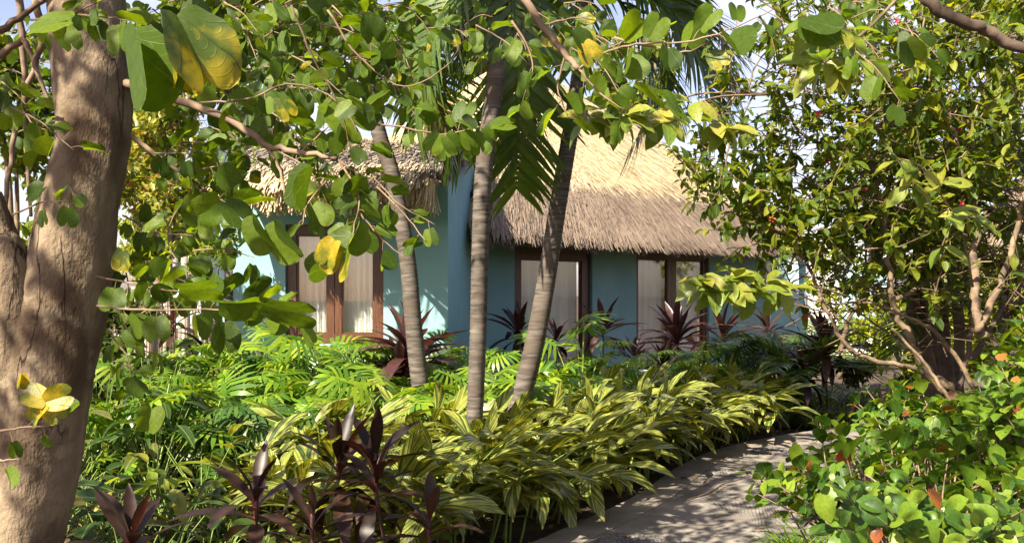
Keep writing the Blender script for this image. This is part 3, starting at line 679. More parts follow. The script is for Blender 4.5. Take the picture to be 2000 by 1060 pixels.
def hut():
    t = thing('thatched_hut', 'shaggy brown thatch roof of the hut at the right edge behind branches', 'hut', (6.1, 9.8, 0))
    ax = Vector((6.7, 9.9, 3.6)); g = Geo(); n = 26; V = []; 
    for j in range(7):
        f = j / 6
        for i in range(n): th_ = 2 * math.pi * i / n; r_ = .15 + 1.75 * f ** .9; V.append((ax.x + math.cos(th_) * r_, ax.y + math.sin(th_) * r_, ax.z - 1.65 * f ** 1.1))
    g.add(V, [(j * n + i, j * n + (i + 1) % n, (j + 1) * n + (i + 1) % n, (j + 1) * n + i) for j in range(6) for i in range(n)])
    rf = g.build('roof', M_THU, t)
    def gg():
        th_ = U(0, 6.283); f = U(.05, 1); r_ = .15 + 1.75 * f ** .9; e = Vector((math.cos(th_), math.sin(th_), 0))
        p = ax + e * r_ + Vector((0, 0, -1.65 * f ** 1.1)); d = (e * .7 + Vector((0, 0, -.95)) + rv() * .12).normalized()
        return p + Vector((0, 0, .03)), d, (e + Vector((0, 0, .9))).normalized(), U(.25, .5), U(.015, .035)
    V4 = np.empty((4200, 4, 3), dtype=np.float32)
    for i in range(4200):
        p, d, nn, ln, wd = gg(); sv = d.cross(nn).normalized(); V4[i] = [p - sv * wd / 2, p + sv * wd / 2, p + d * ln + sv * wd / 6, p + d * ln - sv * wd / 6]
    o = part('straw_layer', mesh('straw_layer', V4.reshape(-1, 3), np.arange(16800).reshape(-1, 4), None, False, [M_THB]), t, None, 'stuff')
    for k in range(4):
        g = Geo(); a_ = .8 + k * 1.57; b_ = Vector((ax.x + math.cos(a_) * 1.3, ax.y + math.sin(a_) * 1.3, 0)); g.tube([b_, b_ + Vector((0, 0, 2.3))], .06, 8); g.build('post', M_TWIGD, t)
hut()

# --- picket fence of rough poles
fence = thing('picket_fence', 'weathered grey fence of rough wooden poles left of the villa', 'fence', (GX(350, 11.4), 11.4, 0))
for k in range(58):
    x_ = 225 + k * 3.95; d_ = 11.6 + .2 * math.sin(k * .7); x3 = GX(x_, d_) + rng.gauss(0, .006); top = zpx(U(565, 600), d_); r_ = U(.009, .016); ln = rng.gauss(0, .015)
    g = Geo(); g.tube([(x3, d_, -.05), (x3 + ln * .5, d_ + .01, top * .5), (x3 + ln, d_, top)], [r_, r_ * 1.05, r_ * .8], 6); g.build('picket', M_PICK, fence)
for z_ in (.45, 1.15):
    g = Geo(); g.tube([(GX(222, 11.75), 11.82, z_), (GX(340, 11.7), 11.84, z_ + .02), (GX(456, 11.75), 11.82, z_)], .022, 6); g.build('rail', M_PICK, fence)
for x_, t_, r_ in ((360, 462, .045), (447, 520, .06), (262, 560, .04)):
    d_ = 11.52; g = Geo(); g.tube([(GX(x_, d_), d_, -.05), (GX(x_, d_) + .01, d_, .8), (GX(x_, d_), d_, zpx(t_, d_))], [r_, r_ * .96, r_ * .9], 10); p = g.build('post', M_PICK if x_ != 447 else M_PALMB, fence)
# low white garden wall half hidden by the planting
lw = Geo(); wp = [Vector((-2.6, 8.9, 0)), Vector((-1.2, 8.7, 0)), Vector((.2, 9.6, 0)), Vector((1.0, 10.4, 0))]
for i in range(3):
    t_ = (wp[i + 1] - wp[i]).normalized(); nn = Vector((-t_.y, t_.x, 0)) * .18; lw.prism([wp[i], wp[i + 1], wp[i + 1] + nn, wp[i] + nn], (0, 0, .42))
o = lw.build('garden_wall', M_PLINTH, None, False); tag(o, 'low white garden wall half hidden under the split-leaf plants', 'wall')
c = P(1274, 740, 10.8); g = Geo(); g.box((c.x - .17, c.y - .12, -.05), (c.x + .155, c.y + .15, c.z + .06)); g.box((c.x - .145, c.y - .095, c.z + .063), (c.x + .13, c.y + .125, c.z + .10))
o = g.build('garden_pillar', M_WHITE, None, False); tag(o, 'short white square pillar among the ginger before the veranda', 'pillar')

# ================================================================== PLANTS
LM = {}
def leaf_mesh(key, templ, mat):
    k = (key, mat.name)
    if k not in LM: LM[k] = mesh(key, templ[0], templ[1], templ[2], True, [mat])
    return LM[k]
def leafy(t, templ, mats, mat, limit=300, key='leaf', rest='foliage', pmin=9.0):
    """leaves of one thing: those that show largest become parts, the rest one joined part. mats: list of (Matrix, template index) or Matrix"""
    rows = []
    for m in mats:
        mm, ti = m if isinstance(m, tuple) else (m, 0)
        x, y, d = px(mm.translation); ln = mm.col[1].to_3d().length * F / max(d, .3)
        vis = -40 < x < 2040 and -40 < y < 1100 and d > .3
        rows.append((ln if vis else 0, ti, mm))
    rows.sort(key=lambda r: -r[0]); tl = templ if isinstance(templ, list) else [templ]
    nobj = 0
    for ln, ti, mm in rows[:limit]:
        if ln < pmin: break
        part(key, leaf_mesh('%s%d_%d' % (key, ti, id(tl[ti][0]) % 9973), tl[ti], mat), t, mm); nobj += 1
    left = rows[nobj:]
    for ti in range(len(tl)):
        q = [mm for ln, i, mm in left if i == ti]
        if q: join(rest, tl[ti], q, mat, t, 'stuff')
    return nobj
def in_poly(x, y, poly):
    c = False; j = len(poly) - 1
    for i in range(len(poly)):
        if ((poly[i][1] > y) != (poly[j][1] > y)) and x < (poly[j][0] - poly[i][0]) * (y - poly[i][1]) / (poly[j][1] - poly[i][1]) + poly[i][0]: c = not c
        j = i
    return c
def scatter(poly, dist, tries=4000, seed=1):
    r_ = random.Random(seed); out = []; xs = [p[0] for p in poly]; ys = [p[1] for p in poly]
    for _ in range(tries):
        x, y = r_.uniform(min(xs), max(xs)), r_.uniform(min(ys), max(ys))
        if in_poly(x, y, poly) and all((x - a) ** 2 + (y - b) ** 2 > dist * dist for a, b in out): out.append((x, y))
    return out

# ---------------------------------------------------------------- the large tree at the left
TREE_D = 3.0
tree = thing('bauhinia_tree', 'large tree with pale brown trunk and two-lobed leaves in the left foreground', 'tree', tuple(GXY for GXY in (GX(20, TREE_D), TREE_D, 0)))
def trunk_path(pts, d): return spline([P(x, y, dd) for x, y, dd in pts], 8)
pts = trunk_path([(0, 1480, 3.0), (10, 1200, 3.0), (28, 1060, 3.0), (62, 900, 3.0), (104, 700, 3.0), (130, 560, 3.0), (158, 400, 3.0), (188, 280, 3.02), (185, 160, 3.04), (170, 60, 3.06), (168, -80, 3.1), (185, -260, 3.1)], 3)
rad = []
prof = [(1480, .22), (1060, .14), (800, .142), (600, .138), (450, .128), (300, .119), (180, .125), (60, .125), (-80, .12), (-300, .10)]
for p in pts:
    y = px(p)[1]
    for (ya, ra), (yb, rb) in zip(prof, prof[1:]):
        if yb <= y <= ya: rad.append(rb + (ra - rb) * (y - yb) / (ya - yb)); break
    else: rad.append(.2 if y > 1000 else .1)
# resample finely for lumps
def fine(pts, rad, k):
    P2, R2 = [], []
    for i in range(len(pts) - 1):
        for j in range(k): f = j / k; P2.append(pts[i].lerp(pts[i + 1], f)); R2.append(rad[i] + (rad[i + 1] - rad[i]) * f)
    P2.append(pts[-1]); R2.append(rad[-1]); return P2, R2
def trunk_mesh(pts, rad, n, lump, seed, name, mat, t):
    """tube whose radius varies smoothly with ridges, scars and swellings"""
    from mathutils import noise
    g = Geo(); g.tube(pts, rad, n, True)
    k = len(pts); V = []
    for i in range(k):
        for j in range(n):
            v = Vector(g.V[i * n + j]); dirv = (v - pts[i]); r = dirv.length
            q = v * 2.2 + Vector((seed, 0, 0)); rg_ = 1 - abs(noise.noise(Vector((q.x * 4.5, q.y * 4.5, q.z * 1.1)))) * 2; f = -.35 * max(0, rg_ - .75) * 4 * .5 + noise.noise(Vector((q.x * 2.4, q.y * 2.4, q.z * .8))) * 1.0 + noise.noise(Vector((q.x * 6, q.y * 6, q.z * 1.6))) * .4 + noise.noise(q * 9) * .14 + noise.noise(q * 22) * .07
            V.append(tuple(pts[i] + dirv * (1 + lump * f)))
    g.V[:k * n] = V; return g.build(name, mat, t)
p2, r2 = fine(pts, rad, 3)
trunk_mesh(p2, r2, 56, .15, 3.1, 'trunk', M_BARK, tree)
# second limb forking to the left
pts = spline([P(70, 860, 3.0), P(50, 700, 2.98), P(22, 590, 2.95), P(0, 500, 2.92), P(-12, 460, 2.92), P(-30, 380, 2.92)], 8)
p2, r2 = fine(pts, taper(len(pts), .14, .045), 2); trunk_mesh(p2, r2, 30, .25, 7.7, 'trunk_limb', M_BARK, tree)
BR = []           # (points, r0, r1, material)
def branch(pl, r0, r1, mat=M_TWIG, t=None, name='branch', n=7, k=5):
    pts = spline([P(*q) for q in pl], k); g = Geo()
    pts = [p + rv() * r0 * .35 for p in pts]
    if t is not None: r0, r1 = r0 * .72, r1 * .72
    g.tube(pts, taper(len(pts), r0, r1), n); g.build(name, mat, t or tree); return pts
# limbs above the frame that carry the crown
for pl, a, b in (([(180, -200, 3.1), (420, -420, 2.8), (800, -560, 2.5), (1300, -640, 2.3)], .09, .025), ([(180, -240, 3.1), (350, -520, 3.6), (700, -420, 4.4), (1100, -300, 5.0)], .08, .02), ([(170, -160, 3.1), (20, -420, 2.6), (-300, -700, 1.9)], .08, .03), ([(185, -250, 3.1), (260, -600, 2.4), (600, -1000, 1.7)], .07, .02),
                 ([(170, -60, 3.1), (90, -20, 3.0), (60, -120, 2.9)], .05, .04)):
    branch(pl, a, b, M_BARK, n=10)
leaves = []       # (matrix, template)
LV_Y = []; LV_M = []
def bleaf(p, y, n, s, which=None, bucket=None):
    ti = rng.choice([0, 0, 1, 1, 2, 3, 3, 4]) if which is None else which
    (leaves if bucket is None else bucket).append((frame(p, y, n, (s * U(.9, 1.08), s)), ti))
tw = Geo()
def twig(pl, r=.0035, leaf=.09, gap=.06, start=.15, droop=.35, mat=None, dens=1.0, k=5, face=.12):
    """thin shoot through photo points (x, y, depth), alternate two-lobed leaves along it"""
    pts = spline([P(*q) for q in pl], k); pts = [p + rv() * r * .5 for p in pts]; tw.tube(pts, taper(len(pts), r, r * .35), 5)
    ln = 0; acc = [0]
    for a, b in zip(pts, pts[1:]): ln += (b - a).length; acc.append(ln)
    s_ = ln * start; sg = 1
    while s_ <= ln:
        i = max(j for j in range(len(acc)) if acc[j] <= s_); i = min(i, len(pts) - 2); f = (s_ - acc[i]) / max(1e-5, acc[i + 1] - acc[i]); p = pts[i].lerp(pts[i + 1], f)
        t = (pts[i + 1] - pts[i]).normalized(); sd_ = t.cross(Vector((0, -1, 0.2))).normalized() * sg; sg = -sg
        if rng.random() < dens:
            d = (sd_ * .75 + t * .45 + Vector((0, 0, -droop * U(.5, 1.5))) + rv() * .3).normalized(); pet = d * U(.015, .035)
            up = (Vector((0, -face, .75)) + rv() * .55)
            tw.tube([p, p + pet * .6 + Vector((0, 0, .004)), p + pet], r * .28, 4, False)
            sz = leaf * U(.45, .85); bk = None; x = rng.random()
            if mat == 'y' or x < .006: bk = LV_Y
            elif mat == 'm' or x < .018: bk = LV_M
            bleaf(p + pet, d, up, sz, None, bk)
        s_ += gap * U(.75, 1.3)
    return pts
# main visible branches
branch([(245, 160, 3.0), (330, 192, 2.9), (450, 235, 2.8), (520, 282, 2.75), (590, 296, 2.72), (660, 312, 2.7)], .015, .007)
branch([(258, 266, 3.0), (330, 320, 2.95), (392, 364, 2.9), (440, 420, 2.88)], .009, .004)
branch([(520, 285, 2.75), (548, 335, 2.72), (560, 400, 2.7)], .006, .003)
branch([(1010, -20, 2.5), (1060, 50, 2.45), (1105, 105, 2.4), (1130, 135, 2.35)], .011, .008, M_TWIG)
branch([(1800, -10, 2.0), (1850, 30, 2.0), (1905, 52, 2.0), (1950, 72, 2.0), (2040, 118, 2.0)], .014, .012, M_TWIGD)
for pl in ([(70, 0, 3.3), (78, 90, 3.3), (40, 220, 3.3), (12, 380, 3.2), (20, 480, 3.1)], [(0, 60, 3.2), (60, 20, 3.2), (120, -20, 3.2)], [(0, 110, 3.3), (45, 80, 3.3), (70, 130, 3.3), (100, 210, 3.3)], [(36, -10, 3.4), (45, 120, 3.4), (52, 260, 3.4), (62, 420, 3.3)]):
    branch(pl, .014, .006, M_TWIG)
# shoots read off the photograph
for a in (
    dict(pl=[(390, 200, 2.8), (480, 195, 2.7), (560, 165, 2.6), (640, 185, 2.6), (690, 240, 2.6), (715, 320, 2.6), (770, 390, 2.55), (850, 440, 2.5)], leaf=.085),
    dict(pl=[(690, 240, 2.7), (780, 248, 2.65), (860, 262, 2.6), (930, 250, 2.55), (1000, 243, 2.5)], leaf=.088, droop=.25, start=.35),
    dict(pl=[(190, 598, 2.6), (300, 606, 2.5), (400, 604, 2.45), (500, 612, 2.4), (590, 618, 2.35)], leaf=.105, droop=.1, face=.1, gap=.055),
    dict(pl=[(190, 540, 2.8), (290, 560, 2.7), (380, 575, 2.6), (470, 590, 2.55)], leaf=.095, droop=.1, face=.15),
    dict(pl=[(1130, 135, 2.35), (1190, 100, 2.3), (1260, 85, 2.2), (1340, 82, 2.15), (1420, 60, 2.1), (1510, 20, 2.05)], leaf=.085, droop=.15, face=.5, gap=.05),
    dict(pl=[(1200, 75, 2.3), (1290, 95, 2.25), (1350, 100, 2.2), (1400, 70, 2.15)], leaf=.08, droop=.2, gap=.055),
    dict(pl=[(1060, 50, 2.5), (1130, 35, 2.4), (1180, 45, 2.4)], leaf=.08, mat='m'),
    dict(pl=[(1105, 105, 2.4), (1090, 170, 2.4), (1110, 230, 2.35)], leaf=.085, gap=.06),
    dict(pl=[(1130, 135, 2.35), (1170, 180, 2.35), (1220, 215, 2.3)], leaf=.09),
    dict(pl=[(1000, 40, 2.4), (1040, 120, 2.4), (1020, 200, 2.4)], leaf=.08),
    dict(pl=[(570, 10, 2.4), (610, 110, 2.45), (660, 200, 2.5), (680, 270, 2.55), (700, 360, 2.6)], leaf=.08, dens=.6),
    dict(pl=[(640, 20, 2.7), (700, 110, 2.7), (790, 170, 2.7), (870, 130, 2.7), (905, 80, 2.7)], leaf=.07, dens=.45),
    dict(pl=[(660, 312, 2.7), (700, 380, 2.6), (690, 450, 2.5), (680, 500, 2.45)], leaf=.10),
    dict(pl=[(660, 312, 2.7), (740, 370, 2.6), (800, 430, 2.55), (830, 470, 2.5)], leaf=.085, gap=.055),
    dict(pl=[(690, 400, 2.6), (740, 460, 2.55), (790, 505, 2.5)], leaf=.085, gap=.055),
    dict(pl=[(392, 364, 2.9), (430, 390, 2.7), (470, 400, 2.6)], leaf=.12),
    dict(pl=[(392, 364, 2.9), (340, 420, 2.8), (330, 480, 2.8), (370, 540, 2.7)], leaf=.09),
    dict(pl=[(300, 300, 2.9), (370, 300, 2.8), (430, 320, 2.8)], leaf=.085),
    dict(pl=[(590, 296, 2.72), (640, 250, 2.7), (720, 210, 2.7)], leaf=.085),
    dict(pl=[(520, 285, 2.75), (600, 330, 2.7), (640, 400, 2.65)], leaf=.09),
    dict(pl=[(240, 420, 3.2), (300, 450, 3.0), (380, 460, 2.9)], leaf=.085),
    dict(pl=[(225, 480, 3.2), (250, 560, 3.0), (215, 640, 2.9)], leaf=.085),
    dict(pl=[(215, 650, 3.0), (250, 700, 2.9), (260, 760, 2.9)], leaf=.09),
    dict(pl=[(60, 40, 2.6), (150, 30, 2.5), (250, 40, 2.4)], leaf=.11, gap=.05),
    dict(pl=[(100, 60, 2.6), (160, 20, 2.5), (220, -10, 2.4)], leaf=.10, gap=.05),
    dict(pl=[(0, 840, 2.2), (50, 835, 2.2), (120, 830, 2.2)], leaf=.06, gap=.035, droop=.05),
    dict(pl=[(0, 900, 2.0), (40, 895, 2.0)], leaf=.08, droop=.05),
    
    dict(pl=[(640, 350, 2.7), (600, 400, 2.6), (590, 440, 2.55)], leaf=.09, gap=.09),
): twig(**a)
# filling of the crown within the frame, over the places where the photograph is closed
fill = [((270, 0), (520, 170), 34), ((500, 0), (760, 175), 56), ((300, 170), (540, 290), 14), ((560, 270), (690, 330), 6), ((430, 290), (620, 375), 5), ((760, 0), (930, 60), 9), ((1010, 0), (1220, 100), 16), ((0, 60), (110, 430), 18), ((290, 300), (440, 470), 9), ((1450, -20), (1720, 60), 9), ((1560, 10), (1800, 110), 10), ((200, 0), (760, 60), 22), ((220, 480), (400, 600), 8), ((210, 600), (260, 760), 5)]
for (x0, y0), (x1, y1), n in fill:
    for _ in range(n):
        x, y, d = U(x0, x1), U(y0, y1), U(2.7, 4.8); a = U(-.6, 1.2); l = U(70, 150) * 2.8 / d
        twig([(x, y, d), (x + l * .5 * math.cos(a), y + l * .5 * math.sin(a) - 8, d - .05), (x + l * math.cos(a), y + l * math.sin(a) + 6, d - .1)], .003, U(.075, .1), .052, .0)
# single leaves hanging close to the lens: (base x, y, tip x, y, depth, roll, bucket, template)
for bx, by, tx, ty, d, roll, bk, ti in ((240, 75, 268, 228, 1.75, .9, None, 4), (345, 30, 425, 172, 1.7, .75, LV_M, 1), (315, 45, 352, 178, 1.75, 1.15, LV_M, 2), (395, -5, 448, 105, 1.8, 1.0, None, 2), (60, 60, 140, 30, 1.8, .6, None, 0),
        (612, 330, 585, 412, 2.2, 1.0, None, 2), (545, 190, 568, 232, 2.4, .5, LV_M, 0), (500, 420, 535, 490, 2.2, .9, None, 2), (545, 430, 590, 505, 2.2, 1.0, None, 2), (690, 460, 645, 540, 2.2, .5, LV_M, 1), (700, 435, 678, 495, 2.0, 1.0, None, 2), (655, 470, 630, 520, 2.2, .3, LV_Y, 1),
        (515, 595, 615, 626, 2.1, -1.15, None, 0), (430, 590, 520, 600, 2.2, -1.2, None, 1), (350, 565, 430, 570, 2.3, -1.2, None, 0), (430, 390, 378, 432, 2.3, .5, None, 3), (440, 395, 484, 436, 2.3, .5, None, 0),
        (858, 262, 838, 298, 2.5, .3, None, 0), (872, 264, 898, 296, 2.5, .3, None, 3), (905, 258, 925, 290, 2.5, .4, None, 0), (925, 252, 900, 228, 2.5, .5, None, 1), (960, 246, 1008, 238, 2.5, .6, None, 0), (945, 250, 968, 274, 2.5, .4, None, 3), (800, 205, 782, 188, 2.6, .3, None, 0), (886, 246, 878, 222, 2.6, .2, None, 0), (815, 212, 850, 214, 2.6, .8, None, 1), (985, 243, 975, 262, 2.5, .7, None, 1), (1240, 170, 1300, 205, 2.0, -1.2, None, 1), (1280, 180, 1340, 215, 2.0, -1.0, None, 3), (1300, 205, 1350, 240, 2.1, -.9, None, 0), (1140, 85, 1165, 125, 2.3, .2, LV_Y, 0), (1120, 60, 1150, 100, 2.3, .5, None, 1), (90, 785, 45, 760, 2.15, .4, LV_Y, 0), (90, 785, 140, 768, 2.15, .2, LV_Y, 1), (90, 790, 55, 825, 2.15, .3, LV_Y, 1), (90, 788, 118, 822, 2.15, .2, LV_Y, 0), (42, 730, 38, 760, 2.2, 1.0, LV_Y, 2),
        (1560, 35, 1640, 25, 2.0, -1.3, None, 4), (240, 490, 232, 530, 2.4, .1, LV_M, 0), (660, 230, 690, 200, 2.4, .2, None, 0), (640, 200, 720, 260, 2.6, .4, None, 0), (285, 840, 300, 790, 2.4, .5, None, 1), (720, 30, 735, 80, 2.4, .4, None, 3), (1770, 80, 1795, 125, 1.9, .3, None, 0)):
    a, b = P(bx, by, d), P(tx, ty, d); y = b - a; side_ = y.cross(Vector((0, -1, 0))).normalized(); n = Vector((0, -1, 0)) * math.cos(roll) + side_ * math.sin(roll) * (1 if rng.random() < .5 else -1) + Vector((0, 0, .3))
    (leaves if bk is None else bk).append((frame(a, y, n, (y.length * (.55 if ti == 4 else .8 if ti == 2 else 1), y.length)), ti))
tw.build('twig_growth', M_TWIG, tree, True, 'stuff')
leafy(tree, T_BAU, leaves, M_BAU, 260)
leafy(tree, T_BAU, LV_M, M_BAUM, 25, 'turning_leaf', 'turning_foliage'); leafy(tree, T_BAU, LV_Y, M_BAUY, 15, 'yellow_leaf', 'yellow_foliage')
# crown above and behind the frame that throws the dappled shade
can = []
def cloud(n, c, r, s):
    for _ in range(n):
        v = rv(); rr = rng.random() ** .45; p = Vector((c[0] + v.x * r[0] * rr, c[1] + v.y * r[1] * rr, c[2] + v.z * r[2] * rr))
        x, y, d = px(p)
        if -30 < x < 2030 and -60 < y < 1100 and d < 8: continue
        can.append(frame(p, rv() + Vector((0, 0, -.4)), Vector((0, 0, 1)) + rv() * .7, s * U(.7, 1.2)))
for c, r, n in (((-1.7, 2.9, 4.1), (1.2, 1.0, .7), 330), ((-1.5, 3.3, 4.4), (1.3, 1.3, .7), 620), ((-1.2, 4.3, 4.7), (1.2, .9, .6), 360), ((.3, 4.4, 4.9), (1.0, 1.1, .6), 300), ((-.5, 5.6, 5.3), (1.0, .9, .5), 200), ((-3.2, .6, 4.2), (1.0, .9, .8), 520), ((-2.9, 1.8, 4.2), (.9, .8, .7), 330), ((-4.5, 2.0, 4.2), (1.1, 1.0, .6), 420), ((-3.7, 3.0, 4.6), (.8, .7, .5), 160), ((-1.0, .8, 4.6), (1.5, 1.2, .8), 260), ((.9, 2.2, 4.8), (1.2, 1.2, .6), 160)):
    cloud(int(n * 1.6), c, r, .105)
join('crown', T_ELLS, can, M_CANOPY, tree, 'stuff')
print('bauhinia leaves', len(leaves), len(LV_Y), len(LV_M), len(can))

# ---------------------------------------------------------------- three palms
T_FR = [frond(34, 1.5, .34, 1.0, 1), frond(34, 1.15, .36, .8, 2), frond(30, .85, .34, .6, 3)]
def palm(label, pts, r0, r1, fr, crown_d, seed, name='palm_tree', extra=()):
    """pts: photo points with depth, from the ground up; fr: list of (azimuth deg, elevation deg, length, template)"""
    base = P(*pts[0]); t = thing(name, label, 'palm tree', (base.x, base.y, 0), 'palms before the villa')
    sp_ = spline([P(*q) for q in pts], 10); ln = sum((b - a).length for a, b in zip(sp_, sp_[1:]))
    # ring scars: stepped radius
    n = int(ln / .032); P2 = []; R2 = []; r_ = random.Random(seed)
    acc = [0]
    for a, b in zip(sp_, sp_[1:]): acc.append(acc[-1] + (b - a).length)
    def at(s_):
        i = 0
        while i < len(acc) - 2 and acc[i + 1] < s_: i += 1
        return sp_[i].lerp(sp_[i + 1], min(1, (s_ - acc[i]) / (acc[i + 1] - acc[i])))
    s_ = 0
    while s_ < ln:
        h = r_.uniform(.024, .045); k = s_ / ln; r = r0 + (r1 - r0) * k + (.05 * math.exp(-s_ / .12) if s_ < .6 else 0)
        P2 += [at(s_), at(min(ln, s_ + h * .8))]; R2 += [r * r_.uniform(1.0, 1.035), r * .965]; s_ += h
    g = Geo(); g.tube(P2, R2, 16); g.build('trunk', M_PALMB, t)
    top = sp_[-1]; ax = (sp_[-1] - sp_[-3]).normalized()
    g = Geo(); cs = [top + ax * (i * .13) for i in range(6)]; g.tube(cs, [r1 * 1.05, r1 * 1.4, r1 * 1.35, r1 * 1.1, r1 * .8, r1 * .5], 14); g.build('crownshaft', M_STEM, t)
    c = top + ax * .55
    for az, el, l, ti in fr:
        d = Vector((math.sin(R(az)) * math.cos(R(el)), math.cos(R(az)) * math.cos(R(el)), math.sin(R(el)))); up = Vector((0, 0, 1)) if abs(el) < 80 else Vector((0, -1, 0))
        mt = M_PALMO if rng.random() < .18 else M_PALM
        part('frond', leaf_mesh('frond%d' % ti, T_FR[ti], mt), t, frame(c, d, up, l))
    for (x, y, d, tx, ty, td, l, ti, mt) in extra:       # fronds read off the photograph
        a = P(x, y, d); b = P(tx, ty, td); part('frond', leaf_mesh('frond%d' % ti, T_FR[ti], mt), t, frame(a, b - a, Vector((0, -.55, .8)) if ti < 3 else Vector((.25, -1, .1)), l))
    return t
def ring(n, el0, el1, l, sd_=0):
    r_ = random.Random(sd_); return [(360 * i / n + r_.uniform(-12, 12), r_.uniform(el0, el1), l * r_.uniform(.85, 1.1), r_.choice([0, 1, 2])) for i in range(n)]
T_FR.append(frond(34, .4, .55, .6, 9, .22, .0048, .40))
palm('grey ringed palm trunk leaning left before the wing window', [(838, 905, 8.4), (825, 790, 8.4), (808, 640, 8.5), (795, 500, 8.6), (768, 350, 8.7), (740, 260, 8.8), (705, 120, 8.9), (690, 40, 9.0)], .085, .07, ring(9, 5, 65, 1.7, 5), 9, 1,
     extra=((690, 10, 9.0, 500, 60, 8.6, 2.2, 0, M_PALM), (690, 0, 9.0, 820, 60, 8.4, 2.0, 1, M_PALM), (690, 0, 9.0, 470, 150, 9.4, 2.0, 0, M_PALM)))
palm('dark upright palm trunk in the middle, nearest of the three palms', [(918, 975, 7.0), (926, 840, 7.0), (934, 650, 7.0), (938, 480, 7.0), (945, 330, 7.0), (962, 200, 7.05), (972, 90, 7.1), (980, -60, 7.15), (985, -160, 7.2)], .062, .072, ring(10, 15, 70, 1.9, 6), 7, 2,
     extra=((990, -110, 7.1, 1010, 60, 6.9, 2.0, 1, M_PALM), (985, -100, 7.1, 900, -60, 6.9, 1.7, 0, M_PALM), (985, -110, 7.1, 870, -40, 7.3, 1.9, 0, M_PALMO), (990, -120, 7.1, 1060, 20, 7.3, 2.0, 1, M_PALM), (1000, 30, 7.3, 1000, 330, 7.2, 1.0, 3, M_PALM), (1015, 10, 7.4, 1060, 290, 7.4, .95, 3, M_PALM), (960, -60, 7.3, 900, 110, 7.4, .9, 3, M_PALM), (800, 20, 8.0, 866, 215, 7.9, 1.05, 3, M_PALMO), (780, 10, 8.2, 790, 130, 8.1, .8, 3, M_PALM)))
palm('pale grey palm trunk leaning right across the straw roof', [(985, 925, 8.0), (1012, 800, 8.0), (1040, 690, 8.0), (1065, 560, 8.05), (1090, 400, 8.1), (1112, 270, 8.15), (1126, 180, 8.2), (1140, 60, 8.25), (1150, -40, 8.3)], .095, .062, ring(12, 0, 65, 1.9, 7), 8, 3,
     extra=((1155, -60, 8.2, 1260, -40, 8.0, 2.0, 0, M_PALM), (1155, -60, 8.2, 1330, -10, 8.3, 2.2, 1, M_PALM), (1155, -60, 8.2, 1330, -60, 8.6, 2.0, 2, M_PALM), (1155, -50, 8.2, 1280, 40, 8.3, 1.9, 0, M_PALM), (1280, 60, 8.2, 1325, 190, 8.1, .8, 3, M_PALM), (1400, 30, 8.4, 1440, 150, 8.3, .7, 3, M_PALMO)))
g = Geo(); g.add([P(1134, 190, 8.1), P(1149, 215, 8.1), P(1146, 262, 8.1), P(1136, 240, 8.1), P(1138, 200, 8.04), P(1142, 240, 8.03)], [(0, 4, 1), (1, 4, 5, 2), (4, 0, 3, 5), (5, 3, 2), (0, 1, 2, 3)])
o = g.build('leaf_sheath', M_PICK, None); tag(o, 'dry grey leaf sheath hanging from the palm trunk before the straw roof', 'leaf sheath')

# ---------------------------------------------------------------- cordylines
def cordyline(label, x, y, d, h_extra=0, n=24, ln=.42, mat=None, spread=1.0, heads=1, group=None, name='cordyline_plant', seed=None, wid=1.0):
    c = P(x, y, d); t = thing(name, label, 'cordyline', (c.x, c.y, 0), group); mat = mat or M_COR
    for hd in range(heads):
        cc = c + (Vector((U(-.22, .22), U(-.18, .18), U(-.28, .02))) if hd else Vector()); g = Geo()
        b = Vector((c.x + U(-.05, .05), c.y + U(-.04, .04), -.05)); g.tube(spline([b, b.lerp(cc, .5) + rv() * .03, cc, cc + Vector((0, 0, .12))], 4), .0095, 7); g.build('cane', M_STEMR, t)
        g_ = 137.5; nn = n if not hd else int(n * .7)
        for i in range(nn):
            f = i / nn; az = R(g_ * i + U(-15, 15)); el = R(-18 + 98 * f ** .8 * (1 / spread) + U(-9, 9)); el = min(el, R(86))
            dv = Vector((math.cos(az) * math.cos(el), math.sin(az) * math.cos(el), math.sin(el)))
            ti = 0 if f > .75 else rng.choice([1, 1, 2]) if f > .35 else rng.choice([2, 3, 1]); s_ = ln * U(.8, 1.12) * (.75 + .35 * math.sin(math.pi * min(1, f + .15)))
            part('leaf', leaf_mesh('cordyline_leaf%d' % ti, T_COR[ti], mat), t, frame(cc + Vector((0, 0, -.08 + .17 * f)), dv, Vector((0, 0, 1)) + rv() * .15, (s_ * wid, s_)))
    return t
gc = 'cordylines in the foreground'
cordyline('dark maroon cordyline with two crowns in the centre foreground', 662, 930, 4.9, n=17, ln=.40, heads=2, group=gc, wid=1.15)
cordyline('dark bronze cordyline just right of the two-crowned one in front', 735, 965, 4.6, n=14, ln=.32, group=gc, wid=1.15)
cordyline('bronze cordyline beside sunlit ginger, left of the foreground pair', 500, 1000, 4.3, n=14, ln=.34, group=gc, wid=1.2)
cordyline('low dark cordyline at the bottom edge before the striped ginger', 838, 1040, 4.3, n=13, ln=.32, group=gc, wid=1.1)
cordyline('brown cordyline at the bottom edge right of the big trunk', 258, 1085, 3.7, n=15, ln=.34, group=gc, wid=1.25)
cordyline('dusky small cordyline low between the foreground cordylines', 610, 1050, 4.2, n=11, ln=.30, group=gc)
cordyline('pinkish red cordyline spraying out behind the leaning palm before the wing wall', 800, 700, 9.2, n=44, ln=.66, mat=M_CORP, heads=2)
gr = 'cordylines before the veranda windows'
